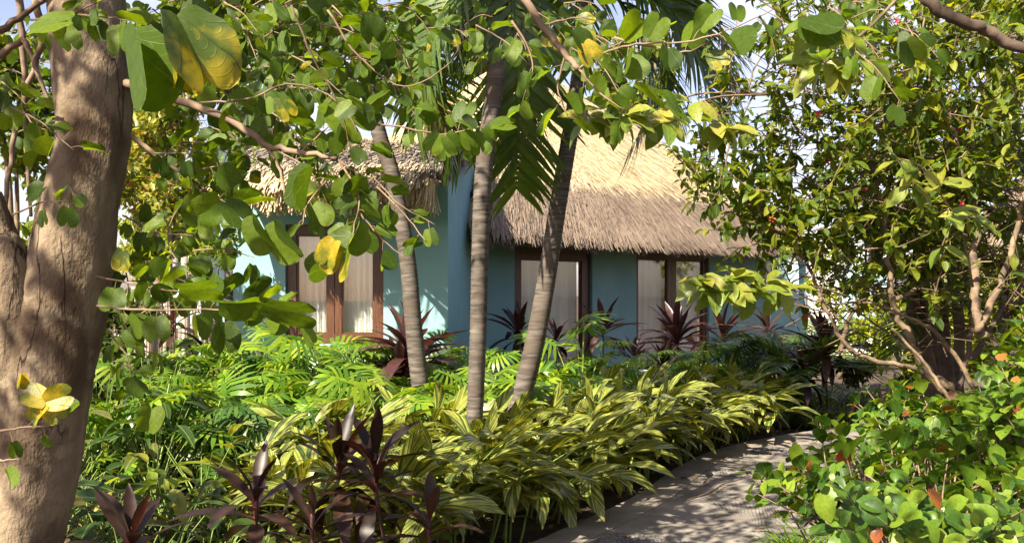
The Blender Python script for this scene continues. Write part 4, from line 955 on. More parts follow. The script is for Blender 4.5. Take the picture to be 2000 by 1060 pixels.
for x, y, d, n, ln, mt, lb in ((1012, 655, 12.6, 20, .62, M_COR, 'dark cordyline before the first veranda window beside the palm'), (1085, 672, 12.4, 16, .50, M_COR, 'small dark cordyline at the foot of the first veranda window'),
        (1178, 652, 12.8, 22, .60, M_CORP, 'reddish cordyline before the wall between the veranda windows'), (1238, 705, 12.2, 18, .50, M_CORP, 'low reddish cordyline under the second veranda window edge'),
        (1322, 670, 13.0, 30, .75, M_CORP, 'largest pinkish cordyline before the second veranda window'), (1300, 735, 11.9, 24, .55, M_COR, 'dark low cordyline beside the short white pillar'),
        (1412, 668, 13.6, 24, .70, M_COR, 'purple cordyline right of the second veranda window'), (1500, 655, 14.2, 16, .62, M_COR, 'slender dark cordyline before the white corner post'),
        (1470, 715, 13.0, 16, .50, M_COR, 'low dark cordyline below the white corner post'), (1612, 690, 11.4, 34, .62, M_COR, 'bushy maroon cordyline near the path bend'), (1570, 735, 11.0, 22, .48, M_COR, 'dark cordyline at the foot of the bushy maroon one'), (1375, 735, 12.2, 18, .5, M_COR, 'shaded cordyline low behind the ginger border')):
    cordyline(lb, x, y, d, n=n, ln=ln, mat=mt, group=gr)
cordyline('orange red cordyline behind the big trunk at the left edge', -5, 640, 4.6, n=22, ln=.44, mat=M_CORO)
cordyline('dark cordyline tuft before the pole fence', 338, 640, 9.4, n=16, ln=.40, mat=M_COR)

# ---------------------------------------------------------------- striped shell ginger border
GP = [(-2.15, 6.7), (-1.55, 5.5), (-.75, 4.9), (-.25, 5.1), (.05, 5.85), (.72, 6.95), (1.42, 8.45), (2.15, 9.55), (3.0, 10.45), (2.7, 11.1), (1.5, 10.5), (.5, 9.2), (-.5, 7.7), (-1.5, 7.4)]
def ginger(x, y, h, n_st, seed, lean, label):
    t = thing('shell_ginger', label, 'ginger plant', (x, y, 0), 'shell ginger clumps of the path border')
    g = Geo(); r_ = random.Random(seed)
    for s_ in range(n_st):
        az = r_.uniform(0, 6.283); out = Vector((math.cos(az), math.sin(az), 0)) * r_.uniform(.05, .34) + lean * r_.uniform(.1, .42); hh = h * r_.uniform(.72, 1.1)
        b = Vector((x + r_.uniform(-.1, .1), y + r_.uniform(-.1, .1), -.02)); pts = spline([b, b + Vector((out.x * .3, out.y * .3, hh * .55)), b + Vector((out.x, out.y, hh * .88))], 5); g.tube(pts, taper(len(pts), .009, .004), 5, False)
        sg = 1; plane = Vector((-out.y, out.x, 0)).normalized() if out.length > .02 else Vector((1, 0, 0)); a0 = r_.uniform(-.6, .6); plane = (plane * math.cos(a0) + Vector((plane.y, -plane.x, 0)) * math.sin(a0)).normalized()
        nl = r_.choice([6, 7, 8])
        for i in range(nl):
            f = .28 + .72 * i / (nl - 1); k = f * (len(pts) - 1); j = min(int(k), len(pts) - 2); p = pts[j].lerp(pts[j + 1], k - j); tg = (pts[j + 1] - pts[j]).normalized()
            d = (plane * sg * (1.0 - .25 * f) + tg * (.45 + .5 * f) + Vector((r_.gauss(0, .22), r_.gauss(0, .22), r_.gauss(0, .12)))).normalized(); sg = -sg
            if i == nl - 1: d = (tg + plane * sg * .35).normalized()
            ln = r_.uniform(.30, .44) * (1 if i else .8); ti = r_.choice([0, 1, 1, 2, 2, 3]) if f < .8 else r_.choice([0, 1, 1, 2])
            part('leaf', leaf_mesh('ginger_leaf%d' % ti, T_ALP[ti], M_ALP), t, frame(p, d, Vector((0, 0, 1)) + Vector((r_.gauss(0, .35), r_.gauss(0, .35), 0)), (ln * r_.uniform(1.0, 1.45), ln)))
    g.build('stem', M_STEM, t)
gp = scatter(GP, .36, 9000, 3)
ORD = 'first second third fourth fifth sixth seventh eighth ninth tenth eleventh twelfth thirteenth fourteenth fifteenth sixteenth seventeenth eighteenth nineteenth twentieth'.split()
front = sorted([q for q in gp if q[1] > 5.7 and min((p.x - q[0]) ** 2 + (p.y - q[1]) ** 2 for p in PL) < .36 ** 2], key=lambda q: -q[1])
def ginger_label(q):
    X = px((q[0], q[1], .5))[0]
    if q in front and front.index(q) < 20: return ORD[front.index(q)] + ' striped shell ginger clump from the far bend along the path edge'
    if X < 640: return 'sunlit striped shell ginger clump left of the dark foreground cordylines'
    if X < 880 and q[1] < 6.2: return 'striped shell ginger clump close behind the dark foreground cordylines'
    if X < 1040: return 'striped shell ginger clump around the feet of the three palms'
    if X < 1290: return 'striped shell ginger clump in the rear of the border before the short white pillar'
    return 'striped shell ginger clump in the rear of the border near the far bend'
for i, (x, y) in enumerate(gp):
    j = min(range(len(PL)), key=lambda k: (PL[k].x - x) ** 2 + (PL[k].y - y) ** 2); lean = side(j) if y > 5.6 else Vector((.3, -.6, 0))
    ginger(x, y, U(.55, .74), rng.choice([5, 6, 6, 7]), i, lean * .8, ginger_label((x, y)))
print('ginger', len(gp))

# ---------------------------------------------------------------- split-leaf philodendrons
def philodendron(x, y, h, n, seed, label, group, ls=.46, mat=None):
    t = thing('philodendron', label, 'philodendron', (x, y, 0), group); g = Geo(); r_ = random.Random(seed); mat = mat or (M_PHID if r_.random() < .22 else M_PHI); h *= r_.uniform(.8, 1.15); ls *= r_.uniform(.68, 1.12)
    for i in range(n):
        f = i / n; az = R(137.5 * i + r_.uniform(-20, 20)); rad = .12 + .42 * (1 - f) * r_.uniform(.7, 1.2) * (h / .9); z = h * (.42 + .58 * f) * r_.uniform(.85, 1.1)
        b = Vector((x, y, .04)); e = Vector((x + math.cos(az) * rad, y + math.sin(az) * rad, z)); g.tube(spline([b, b.lerp(e, .55) + Vector((0, 0, .1)), e], 4), taper(9, .009, .006), 5, False)
        d = Vector((math.cos(az), math.sin(az), r_.uniform(-.55, .25) + .5 * f)); ln = ls * r_.uniform(.75, 1.15); ti = r_.choice([0, 1, 2])
        part('leaf', leaf_mesh('philodendron_leaf%d' % ti, T_PHI[ti], mat or M_PHI), t, frame(e, d, Vector((0, 0, 1)) + Vector((r_.gauss(0, .45), r_.gauss(0, .45) - .25, 0)), (ln * r_.uniform(.8, 1.15), ln)))
    g.build('petiole', M_STEM, t)
PHA = [(-3.7, 8.6), (-2.9, 7.0), (-2.0, 7.0), (-1.3, 7.5), (-.45, 7.9), (-.2, 8.8), (-.7, 10.4), (-1.9, 10.7), (-3.3, 10.5)]
for i, (x, y) in enumerate(scatter(PHA, .50, 5000, 5)):
    d = y; hz = 1.12 - .05 * abs(x + 1.9)
    philodendron(x, y, U(.8, 1.0) * (1.05 if y > 9 else .82), 15, i, ('bright split-leaf philodendron against the plinth under the wing window' if y > 9.6 else 'bright split-leaf philodendron before the pole fence' if px((x, y, .5))[0] < 470 else 'bright split-leaf philodendron round the foot of the leaning palm' if px((x, y, .5))[0] > 740 else 'bright split-leaf philodendron in the middle of the sunny bed behind the ginger'), 'philodendrons under the wing window')
PHB = [(-.2, 9.0), (.5, 9.4), (1.2, 10.3), (2.2, 11.0), (3.4, 11.6), (3.0, 12.2), (1.2, 11.7), (-.2, 10.8)]
for i, (x, y) in enumerate(scatter(PHB, .55, 5000, 6)):
    philodendron(x, y, U(.62, .85), 14, 100 + i, ('green split-leaf philodendron between the palms and the veranda' if px((x, y, .5))[0] < 1130 else 'green split-leaf philodendron behind the short white pillar' if px((x, y, .5))[0] < 1330 else 'green split-leaf philodendron before the dark end of the veranda'), 'philodendrons before the veranda', .42)
philodendron(GX(300, 7.0), 7.0, 1.0, 13, 300, 'large split-leaf philodendron with thick pale stems beside the trunk', None, .58)
philodendron(GX(1135, 10.2), 10.2, 1.12, 12, 301, 'tall split-leaf philodendron on long stems right of the pale palm', None, .5)

# ---------------------------------------------------------------- cocoplum bush in the right foreground
def bush(label, name, cat, base, stems, tips, leaf, templ, mat, red=None, redf=.0, limit=260, gap=.045, stem_mat=None, fill=0, up=.5, group=None, twig_r=.004):
    """stems: list of (p0, p1) twigs in world space with leaves in spirals"""
    t = thing(name, label, cat, (base.x, base.y, 0), group); tg_ = Geo(); ms = []; rs = []
    for tip in tips:
        b = base + Vector((U(-.25, .25), U(-.25, .25), 0)); mid = b.lerp(tip, .55) + Vector((0, 0, .16)) + rv() * .06
        pts = spline([b, mid, tip], 8); tg_.tube(pts, taper(len(pts), twig_r * 1.8, twig_r * .6), 5, False)
        ln = sum((q - p).length for p, q in zip(pts, pts[1:])); k = int(min(ln * .75, .62) / gap); n = len(pts) - 1
        for i in range(k):
            f = 1 - i * gap / ln; j = min(int(f * n), n - 1); p = pts[j].lerp(pts[j + 1], f * n - j); tg = (pts[j + 1] - pts[j]).normalized()
            az = 2.4 * i + U(-.5, .5); a_ = tg.orthogonal().normalized(); b_ = tg.cross(a_); o_ = a_ * math.cos(az) + b_ * math.sin(az)
            d = (o_ * .9 + tg * .55 + Vector((0, 0, U(-.1, up)))).normalized(); s_ = leaf * U(.55, 1.22) * (.62 if i < 2 else 1)
            m = frame(p + d * .012, d, tg * .8 + Vector((0, 0, .8)) + rv() * .3, s_); ti = rng.randrange(len(templ))
            (rs if (red and rng.random() < (redf * 4 if i < 3 else redf * .3)) else ms).append((m, ti))
    tg_.build('twig_growth', stem_mat or M_TWIG, t, True, 'stuff')
    n1 = leafy(t, templ, ms, mat, limit)
    if rs: leafy(t, templ, rs, red, 40, 'red_leaf', 'red_foliage')
    return t
# outline of the bush top in the photograph: (x, y) -> tips are spread below this line at several depths
def tips_from(outl, d0, d1, n, jit=14, ymax=1120):
    out = []
    xs = [p[0] for p in outl]
    for _ in range(n):
        x = U(xs[0], xs[-1]); 
        for (xa, ya), (xb, yb) in zip(outl, outl[1:]):
            if xa <= x <= xb: yt = ya + (yb - ya) * (x - xa) / (xb - xa); break
        f = rng.random() ** 1.25; d = d0 + (d1 - d0) * (1 - f); y = yt + (ymax - yt) * f * U(.6, 1.0) + U(-jit, jit)
        p = P(x, y, d)
        if p.z > .12 and not (x < 1600 and y > 985): out.append(p)
    return out
b0 = Vector((1.75, 3.9, 0))
EXTRA = [P(*q) for q in ((1462, 925, 4.5), (1490, 938, 4.4), (1520, 925, 4.4), (1550, 905, 4.4), (1530, 955, 4.2), (1590, 870, 4.6), (1610, 845, 4.6), (1545, 880, 4.6), (1620, 930, 4.0))]
bush('glossy round-leaved cocoplum bush with a few red leaves in the right foreground', 'cocoplum_bush', 'bush', b0, None,
     tips_from([(1475, 935), (1540, 900), (1600, 835), (1680, 815), (1760, 830), (1850, 850), (1930, 840), (2060, 830)], 3.0, 4.5, 88) + EXTRA, .094, T_ROUND, M_COC, M_COCR, .012, 280, .048)
bush('darker round-leaved cocoplum bush behind the glossy one under the bare branches', 'cocoplum_bush', 'bush', Vector((2.35, 5.3, 0)), None,
     tips_from([(1660, 760), (1720, 735), (1800, 745), (1880, 770), (1960, 760), (2060, 740)], 4.8, 5.9, 80, ymax=900), .098, T_ROUND, M_COC, M_COCR, .010, 200, .05)
bush('tall cocoplum bush with red leaf tips at the right edge', 'cocoplum_bush', 'bush', Vector((2.6, 4.4, 0)), None,
     tips_from([(1900, 680), (1950, 610), (2060, 560)], 4.0, 4.8, 34, ymax=850), .095, T_ROUND, M_COC, M_COCR, .018, 160, .05)

# ---------------------------------------------------------------- the branching shrub tree at the right
jat = thing('shrub_tree', 'bare-stemmed bushy tree with red flowers leaning over the path at the right', 'tree', (GX(1900, 6.0), 6.0, 0))
def jb(pl, r0, r1, mat=M_TWIGL, name='branch', n=7, lump=0): return branch(pl, r0, r1, mat, jat, name, n, 6)
J = [jb([(1930, 1010, 6.0), (1905, 850, 6.0), (1860, 765, 6.0), (1812, 728, 6.0), (1775, 655, 6.0), (1742, 590, 6.0), (1736, 510, 6.0), (1722, 400, 6.1), (1690, 290, 6.2)], .05, .016, M_TWIGL, 'stem'),
     jb([(1880, 800, 6.0), (1790, 722, 5.95), (1700, 702, 5.9), (1648, 668, 5.85), (1612, 600, 5.8), (1570, 505, 5.8), (1512, 432, 5.8), (1440, 385, 5.8), (1400, 350, 5.8)], .024, .010),
     jb([(1905, 760, 5.8), (1838, 660, 5.8), (1765, 615, 5.8), (1690, 590, 5.8), (1600, 590, 5.8), (1520, 550, 5.8)], .022, .006),
     jb([(1890, 830, 5.7), (1826, 738, 5.7), (1790, 690, 5.7), (1740, 640, 5.7)], .018, .012),
     jb([(2000, 900, 5.6), (1975, 745, 5.6), (1958, 690, 5.6), (1912, 645, 5.6), (1903, 590, 5.6), (1905, 480, 5.7), (1890, 340, 5.8), (1850, 220, 5.9)], .062, .018, M_TWIGL, 'stem', 10),
     jb([(1912, 640, 5.6), (1960, 540, 5.6), (1990, 430, 5.7), (2020, 300, 5.8)], .035, .015),
     jb([(1640, 690, 9.0), (1655, 630, 9.0), (1688, 570, 9.0), (1700, 500, 9.0), (1710, 420, 9.0)], .035, .02, M_TWIGL),
     jb([(1690, 290, 6.2), (1620, 285, 6.1), (1560, 255, 6.0), (1520, 190, 5.9), (1440, 182, 5.8), (1350, 188, 5.7), (1290, 230, 5.7)], .018, .007),
     jb([(1640, 280, 6.1), (1600, 330, 6.0), (1560, 360, 6.0)], .012, .006), jb([(1440, 182, 5.8), (1400, 230, 5.7), (1370, 215, 5.7), (1310, 240, 5.7)], .009, .004),
     jb([(1722, 400, 6.1), (1800, 330, 6.2), (1880, 250, 6.3), (1960, 180, 6.4)], .02, .01), jb([(1742, 590, 6.0), (1830, 540, 6.2), (1930, 500, 6.3), (2030, 420, 6.4)], .022, .01),
     jb([(1690, 290, 6.2), (1740, 200, 6.3), (1700, 90, 6.4), (1660, -20, 6.5)], .014, .007), jb([(1850, 220, 5.9), (1800, 120, 6.0), (1810, 0, 6.1)], .014, .008),
     jb([(1440, 385, 5.8), (1420, 330, 5.8), (1430, 270, 5.8), (1500, 130, 5.9), (1530, 30, 6.0)], .010, .005),
     jb([(1460, 180, 5.8), (1480, 120, 5.8), (1540, 60, 5.9)], .010, .005), jb([(1560, 505, 5.8), (1500, 540, 5.7), (1440, 545, 5.6), (1390, 555, 5.5)], .007, .003),
     jb([(1775, 655, 6.1), (1700, 560, 6.3), (1640, 520, 6.4), (1560, 500, 6.5), (1490, 470, 6.6)], .016, .006), jb([(1800, 700, 6.2), (1720, 640, 6.5), (1660, 600, 6.7), (1590, 560, 6.9)], .014, .006),
     jb([(1870, 760, 6.1), (1900, 620, 6.3), (1860, 480, 6.5), (1800, 380, 6.6)], .03, .012, M_TWIGD), jb([(1900, 700, 6.4), (1960, 600, 6.6), (2030, 520, 6.8)], .03, .012, M_TWIGD)]
jl = []; jy = []; jt = Geo(); fl = []
def jtwig(p, d, ln, nl, leaf):
    q = p + d * ln + Vector((0, 0, -.03)); m = p.lerp(q, .5) + rv() * ln * .14; jt.tube([p, m, q], [.0045, .0035, .0015], 4, False)
    for i in range(nl):
        f = .25 + .75 * i / max(1, nl - 1); c = p.lerp(m, f * 2) if f < .5 else m.lerp(q, f * 2 - 1); az = rv(); dd = (d * .5 + az * .9 + Vector((0, 0, -.25))).normalized()
        jl.append(frame(c, dd, Vector((0, -.25, 1)) + rv() * .45, leaf * U(.6, 1.2)))
    if rng.random() < .02: fl.append(q)
# density: boxes of the photograph (x0, y0, x1, y1, d0, d1, twigs)
for x0, y0, x1, y1, d0, d1, n in ((1500, -20, 2040, 140, 5.3, 7.2, 250), (1530, 120, 2040, 300, 5.3, 7.4, 260), (1580, 300, 2040, 450, 5.5, 7.4, 265), (1720, 280, 2040, 500, 6.6, 8.4, 100), (1350, 250, 1560, 400, 5.4, 6.4, 70), (1470, 390, 1640, 500, 5.4, 6.6, 60), (1400, 400, 1480, 470, 5.4, 6.6, 10), (1700, 420, 1900, 600, 5.8, 6.6, 60), (1640, 430, 2040, 530, 6.0, 7.4, 120), (1380, 130, 1520, 270, 5.5, 6.2, 26), (1560, 500, 1720, 600, 5.6, 6.6, 26), (1930, 500, 2040, 640, 5.4, 7.0, 20)):
    for _ in range(n):
        x, y = U(x0, x1), U(y0, y1); d = U(d0, d1); p = P(x, y, d)
        if x > 1915 and 320 < y < 480 and rng.random() < .7: continue
        if 1640 < x < 1790 and y > 500 and rng.random() < .7: continue
        jtwig(p, (rv() + Vector((0, 0, .2))).normalized(), U(.14, .32), rng.choice([7, 8, 9, 10, 11]), U(.065, .12))
# bare interlacing twigs
for _ in range(620):
    x, y, d = U(1520, 2040), U(60, 700), U(5.6, 7.6); p = P(x, y, d); dd = rv(); dd.z = abs(dd.z) * .6; dd.y *= .4; l = U(.25, .7); q = p + dd * l; m = p.lerp(q, .5) + rv() * .07; r_ = U(.002, .006)
    jt.tube([p, m, q], [r_, r_ * .8, r_ * .5], 4, False)
jt.build('twig_growth', M_TWIGL, jat, True, 'stuff')
leafy(jat, [T_ELL], jl, M_JAT, 280)
ft = []
for q in fl:
    for k in range(5): a_ = k * 1.257; ft.append(frame(q, Vector((math.cos(a_), -.5, math.sin(a_))), Vector((0, -1, .3)), .028))
if ft: join('flower_growth', T_ELLS, ft, M_FLOWER, jat, 'stuff')
print('shrub leaves', len(jl), 'flowers', len(fl))
# pale broad leaves hanging from close branch tips in front of it
def spray(label, name, pl, groups, leaf, mat, r=.006):
    a = P(*pl[0]); t = thing(name, label, 'branch', tuple(a)); pts = spline([P(*q) for q in pl], 6); g = Geo(); g.tube(pts, taper(len(pts), r, r * .5), 6); g.build('stem', M_TWIGL, t)
    for x, y, d, n in groups:
        c = P(x, y, d)
        near = min(pts, key=lambda q: (q - c).length)
        if (near - c).length > .02: gg = Geo(); gg.tube([near, near.lerp(c, .5) + Vector((0, 0, .02)), c], [r * .6, r * .5, r * .4], 5); gg.build('twig', M_TWIGL, t)
        for i in range(n):
            az = 2.4 * i; dd = Vector((math.cos(az) * .8, math.sin(az) * .5 - .2, U(-.9, .35))).normalized()
            part('leaf', leaf_mesh('broad_leaf', T_ELL, mat), t, frame(c + dd * .01, dd, Vector((0, -.55, .7)) + rv() * .4, leaf * U(.75, 1.2)))
spray('pale leafy branch tip hanging before the straw roof and sky', 'leafy_branch', [(1500, 185, 5.0), (1400, 190, 4.8), (1330, 215, 4.6), (1250, 232, 4.5), (1170, 235, 4.4)], [(1300, 235, 4.5, 7), (1250, 238, 4.5, 7), (1215, 225, 4.4, 9), (1180, 215, 4.4, 8), (1290, 210, 4.6, 6), (1150, 232, 4.4, 5), (1390, 240, 4.7, 8), (1420, 250, 4.7, 8), (1350, 200, 4.6, 5)], .15, M_SEA)
spray('yellow green branch tip hanging before the dark end of the veranda', 'leafy_branch', [(1660, 580, 5.6), (1590, 560, 5.4), (1530, 565, 5.2), (1450, 542, 5.0), (1400, 545, 4.9)], [(1390, 555, 4.9, 9), (1420, 545, 4.9, 10), (1450, 530, 5.0, 9), (1470, 570, 5.0, 8), (1495, 550, 5.1, 7), (1530, 565, 5.2, 4), (1430, 570, 4.9, 8), (1370, 545, 4.9, 6)], .16, M_SEA)
spray('pale green leaves lit by the sun before the dark palm clump', 'leafy_branch', [(1900, 560, 4.4), (1880, 460, 4.3), (1850, 400, 4.2), (1810, 340, 4.1)], [(1800, 330, 4.1, 5), (1780, 360, 4.1, 4), (1840, 360, 4.1, 5), (1850, 420, 4.2, 3), (1895, 420, 4.3, 6), (1840, 480, 4.2, 2), (1760, 310, 4.1, 3)], .125, M_SEA)
spray('yellow edged leaf rosettes hanging near the top, left of the dark bough', 'leafy_branch', [(1760, -10, 3.2), (1680, 70, 3.1), (1620, 85, 3.0), (1610, 130, 3.0)], [(1610, 120, 3.0, 10), (1640, 60, 3.0, 8), (1680, 110, 3.0, 5), (1600, 40, 3.0, 6)], .13, M_SEA)

# ---------------------------------------------------------------- dark clumping palm behind the branches
cp = thing('clump_palm', 'dark clump of narrow hanging palm fronds behind the branches at the right', 'palm tree', (GX(1810, 8), 8, 0))
for i in range(4):
    g = Geo(); x_ = (1800, 1838, 1862, 1815)[i]; a_ = (-18, 10, 42, 4)[i]; dd_ = 7.6 + .25 * i
    pts = spline([P(x_ + 30, 940, dd_), P(x_ + 16 - a_ * .2, 760, dd_), P(x_ + a_ * .3, 640, dd_ + .05), P(x_ - 10 + a_ * .1, 530, dd_), P(x_ - 8 - a_ * .6, 420, dd_ - .1), P(x_ - 14 - a_, 300, dd_ - .15)], 6)
    p2, r2 = fine(pts, taper(len(pts), (.10, .075, .055, .07)[i], .03), 2); trunk_mesh(p2, r2, 16, .35, i * 3.3, 'trunk', M_TWIGD, cp)
for i in range(34):
    x, y = U(1750, 1850), U(250, 660); a = P(x, y, 7.9); az = U(0, 6.28); el = U(.2, 1.1); d = Vector((math.cos(az) * math.cos(el) * .8, -abs(math.sin(az)) * .7, math.sin(el))).normalized()
    part('frond', leaf_mesh('frond0n', T_FR[0], M_PALM), cp, frame(a, d, Vector((0, 0, 1)), U(.7, 1.1)))
# small feathery palm near the veranda corner and a second one low in the bed
for lb, x, d, l, n, zt in (('small feathery palm beside the veranda corner post', 1560, 11.6, 1.3, 11, .35), ('low feathery palm among the cordylines near the path bend', 1445, 12.0, .9, 10, .15), ('little feathery palm before the blue rear wall', 1610, 14.5, 1.5, 9, .4)):
    c = Vector((GX(x, d), d, 0)); t = thing('feather_palm', lb, 'palm', tuple(c), 'small feathery palms')
    for i in range(n):
        az = R(360 / n * i + U(-15, 15)); el = R(U(45, 78)); dv = Vector((math.cos(az) * math.cos(el), math.sin(az) * math.cos(el), math.sin(el)))
        part('frond', leaf_mesh('frond0p', T_FR[0], M_PALM), t, frame(c + Vector((0, 0, zt)), dv, Vector((0, 0, 1)), l * U(.8, 1.1)))
    g = Geo(); g.tube([c, c + Vector((0, 0, zt + .02))], .04, 7); g.build('trunk', M_PALMB, t)

# ---------------------------------------------------------------- tufts of striped grass
def tuft(lb, x, y, n, h, mat, group, name='grass_tuft'):
    t = thing(name, lb, 'grass', (x, y, 0), group); ms = []
    for i in range(n):
        az = U(0, 6.28); el = R(U(35, 85)); dv = Vector((math.cos(az) * math.cos(el), math.sin(az) * math.cos(el), math.sin(el))); l = h * U(.7, 1.25)
        ms.append(frame((x + U(-.07, .07), y + U(-.07, .07), 0), dv, Vector((0, 0, 1)), (l * U(.9, 1.5), l)))
    join('blades', T_GRASS, ms, mat, t, 'stuff')
for i, (x, y) in enumerate(scatter([(3.3, 10.5), (4.6, 11.4), (5.4, 12.2), (4.4, 13.0), (3.3, 12.0), (2.9, 11.2)], .3, 3000, 9)):
    tuft('pale striped grass tuft in the bed at the far path bend', x, y, 60, .5, M_GRASS, 'striped grass tufts at the path bend')
for x, y in scatter([(-2.6, 5.6), (-1.7, 5.3), (-1.8, 6.2), (-2.5, 6.4)], .35, 800, 10): tuft('pale spidery grass tuft in the shade left of the sunlit ginger', x, y, 55, .32, M_GRASS, 'spidery grass tufts in the left shade')
for x, y in [(GX(1520, 5.5) + U(-.15, .25), 5.0 + U(-.3, .9)) for _ in range(9)]: tuft('green grass tuft at the path edge under the glossy bush', x + .06, y, 70, .26, M_PHI, 'grass tufts at the path edge')

# ---------------------------------------------------------------- shaded understory at the left
def rosette(lb, name, cat, x, y, h, n, ln, templ, mat, group, rad=.3):
    t = thing(name, lb, cat, (x, y, 0), group); g = Geo(); b = Vector((x, y, 0))
    for i in range(n):
        az = 2.4 * i + U(-.4, .4); f = i / n; r_ = rad * U(.4, 1.1); e = Vector((x + math.cos(az) * r_, y + math.sin(az) * r_, h * U(.45, 1.1))); g.tube([b, b.lerp(e, .5) + Vector((0, 0, .06)), e], [.006, .005, .003], 4, False)
        d = Vector((math.cos(az), math.sin(az), U(-.5, .5))); part('leaf', leaf_mesh('rosette_leaf%d' % len(templ[0]) + str(round(float(templ[0][4][0]), 3)), templ, mat), t, frame(e, d, Vector((0, 0, 1)) + rv() * .35, ln * U(.7, 1.2)))
    g.build('stem', M_STEM, t)
for i, (x, y) in enumerate(scatter([(-2.9, 6.6), (-2.7, 4.6), (-1.6, 3.6), (-1.15, 4.4), (-1.5, 5.4), (-2.1, 6.4)], .30, 4000, 12)):
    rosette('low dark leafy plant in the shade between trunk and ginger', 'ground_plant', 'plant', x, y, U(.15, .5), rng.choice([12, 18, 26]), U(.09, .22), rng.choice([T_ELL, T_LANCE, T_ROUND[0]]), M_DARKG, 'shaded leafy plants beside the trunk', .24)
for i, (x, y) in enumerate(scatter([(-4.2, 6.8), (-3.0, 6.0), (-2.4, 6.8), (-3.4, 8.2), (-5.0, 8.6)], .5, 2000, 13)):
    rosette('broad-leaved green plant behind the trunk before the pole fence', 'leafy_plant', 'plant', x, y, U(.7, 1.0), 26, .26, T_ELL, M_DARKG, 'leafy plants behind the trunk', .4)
for i, (x, y) in enumerate(scatter([(-1.0, 3.7), (.1, 4.1), (.2, 4.9), (-.9, 4.8)], .26, 2000, 14)):
    rosette('small bright weed at the bottom edge under the cordylines', 'ground_plant', 'plant', x, y, U(.08, .2), 14, .10, T_ELL, M_PHI, 'small weeds under the cordylines', .14)
# a mottled yellow clump lit by the sun
for i, (x, y) in enumerate([(GX(330, 5.6), 5.6), (GX(300, 6.0), 6.0)]):
    rosette('yellow green leafy plant catching sun in the left shade', 'leafy_plant', 'plant', x, y, .42, 14, .26, T_LANCE, M_SEA, 'sunlit plants in the left shade', .2)
# fallen leaves on the soil and the path edge
lit = []
for _ in range(2600):
    x, y = U(-4.5, 5.5), U(3.2, 12.5)
    onp = min((PL[k] - Vector((x, y, 0))).length for k in range(0, len(PL), 2)) < 1.4 and x > -.2 and any((Vector((x, y, 0)) - PL[k]).dot(side(k)) > .05 and (PL[k] - Vector((x, y, 0))).length < 1.5 for k in range(0, len(PL), 2))
    if onp and rng.random() < .86: continue
    z = .05 if onp else .015; lit.append(frame((x, y, z), Vector((U(-1, 1), U(-1, 1), U(-.2, .3))), Vector((0, 0, 1)) + rv() * .35, U(.04, .11)))
o = join('leaf_litter', T_ELLS, lit, M_LITTER); tag(o, 'scattered brown fallen leaves on the soil of the beds', 'leaf litter')

# ---------------------------------------------------------------- background trees, hedge and shrubs
def far_tree(lb, name, cat, base, blobs, n, leaf, mat, trunk=.12, group=None, templ=None, limbs=True):
    t = thing(name, lb, cat, tuple(base), group); base = Vector(base); g = Geo(); ms = []; tot = sum(r[0] * r[1] * r[2] for c, r in blobs)
    mid = sum((Vector(c) for c, r in blobs), Vector()) / len(blobs)
    tp = Vector((mid.x * .6 + base.x * .4, mid.y * .6 + base.y * .4, max(.4, mid.z * .6))); g.tube(spline([base + Vector((0, 0, -.1)), base.lerp(tp, .5) + rv() * .1, tp], 5), taper(11, trunk, trunk * .6), 8)
    for c, r in blobs: g.tube(spline([tp, tp.lerp(Vector(c), .5) + rv() * .2, Vector(c)], 4), taper(9, trunk * .5, trunk * .15), 6)
    g.build('trunk', M_TWIG, t)
    for c, r in blobs:
        k = int(n * r[0] * r[1] * r[2] / tot); sub = [(rv(), U(.3, 1.0)) for _ in range(max(6, k // 60))]
        for i in range(k):
            v, rr = sub[i % len(sub)]; q = Vector((v.x * r[0] * rr, v.y * r[1] * rr, v.z * r[2] * rr)) + rv() * (min(r) * .34 * rng.random() ** .5)
            ms.append(frame(Vector(c) + q, rv() + Vector((0, 0, -.3)), Vector((0, 0, 1)) + rv() * .7, leaf * U(.7, 1.25)))
    join('crown', templ or T_ELLS, ms, mat, t, 'stuff')
def PB(x, y, d, rx, ry, rd): return (P(x, y, d), (rx / F * d, rd, ry / F * d))
far_tree('yellow green tree crown rising behind the villa roof peak', 'background_tree', 'tree', (GX(930, 27), 27, 0), [PB(930, 60, 27, 90, 110, 1.5), PB(1030, 0, 27, 110, 90, 1.5), PB(850, -40, 27, 110, 80, 1.5)], 5200, .30, M_HEDGE, .25)
far_tree('sparse green tree behind the right slope of the villa roof', 'background_tree', 'tree', (GX(1250, 26), 26, 0), [PB(1235, 200, 26, 60, 80, 1.4), PB(1280, 120, 26, 60, 60, 1.2), PB(1190, 130, 26, 50, 60, 1.2)], 2200, .28, M_TREE, .2)
far_tree('dense tree standing behind the wing roof at the upper left', 'background_tree', 'tree', (GX(560, 24), 24, 0), [PB(520, 60, 24, 130, 110, 1.6), PB(650, 20, 24, 110, 90, 1.6), PB(420, 0, 24, 110, 110, 1.6)], 5200, .28, M_TREE, .22)
far_tree('yellowish shrub tree beyond the pole fence behind the trunk', 'background_tree', 'tree', (GX(320, 13.5), 13.5, 0), [PB(320, 250, 13.5, 75, 75, .8), PB(290, 380, 13.3, 80, 90, .9), PB(370, 420, 13.6, 50, 70, .7), PB(360, 190, 13.8, 55, 50, .7)], 4200, .13, M_CROT, .09)
far_tree('bright tree standing behind the pole fence and croton', 'background_tree', 'tree', (GX(280, 17), 17, 0), [PB(300, 140, 17, 90, 100, 1.2), PB(240, 300, 17, 90, 100, 1.2), PB(400, 330, 17, 60, 90, 1.0), PB(330, 440, 16.5, 110, 60, .9), PB(420, 130, 17.5, 70, 70, 1.0)], 6000, .18, M_HEDGE, .12)
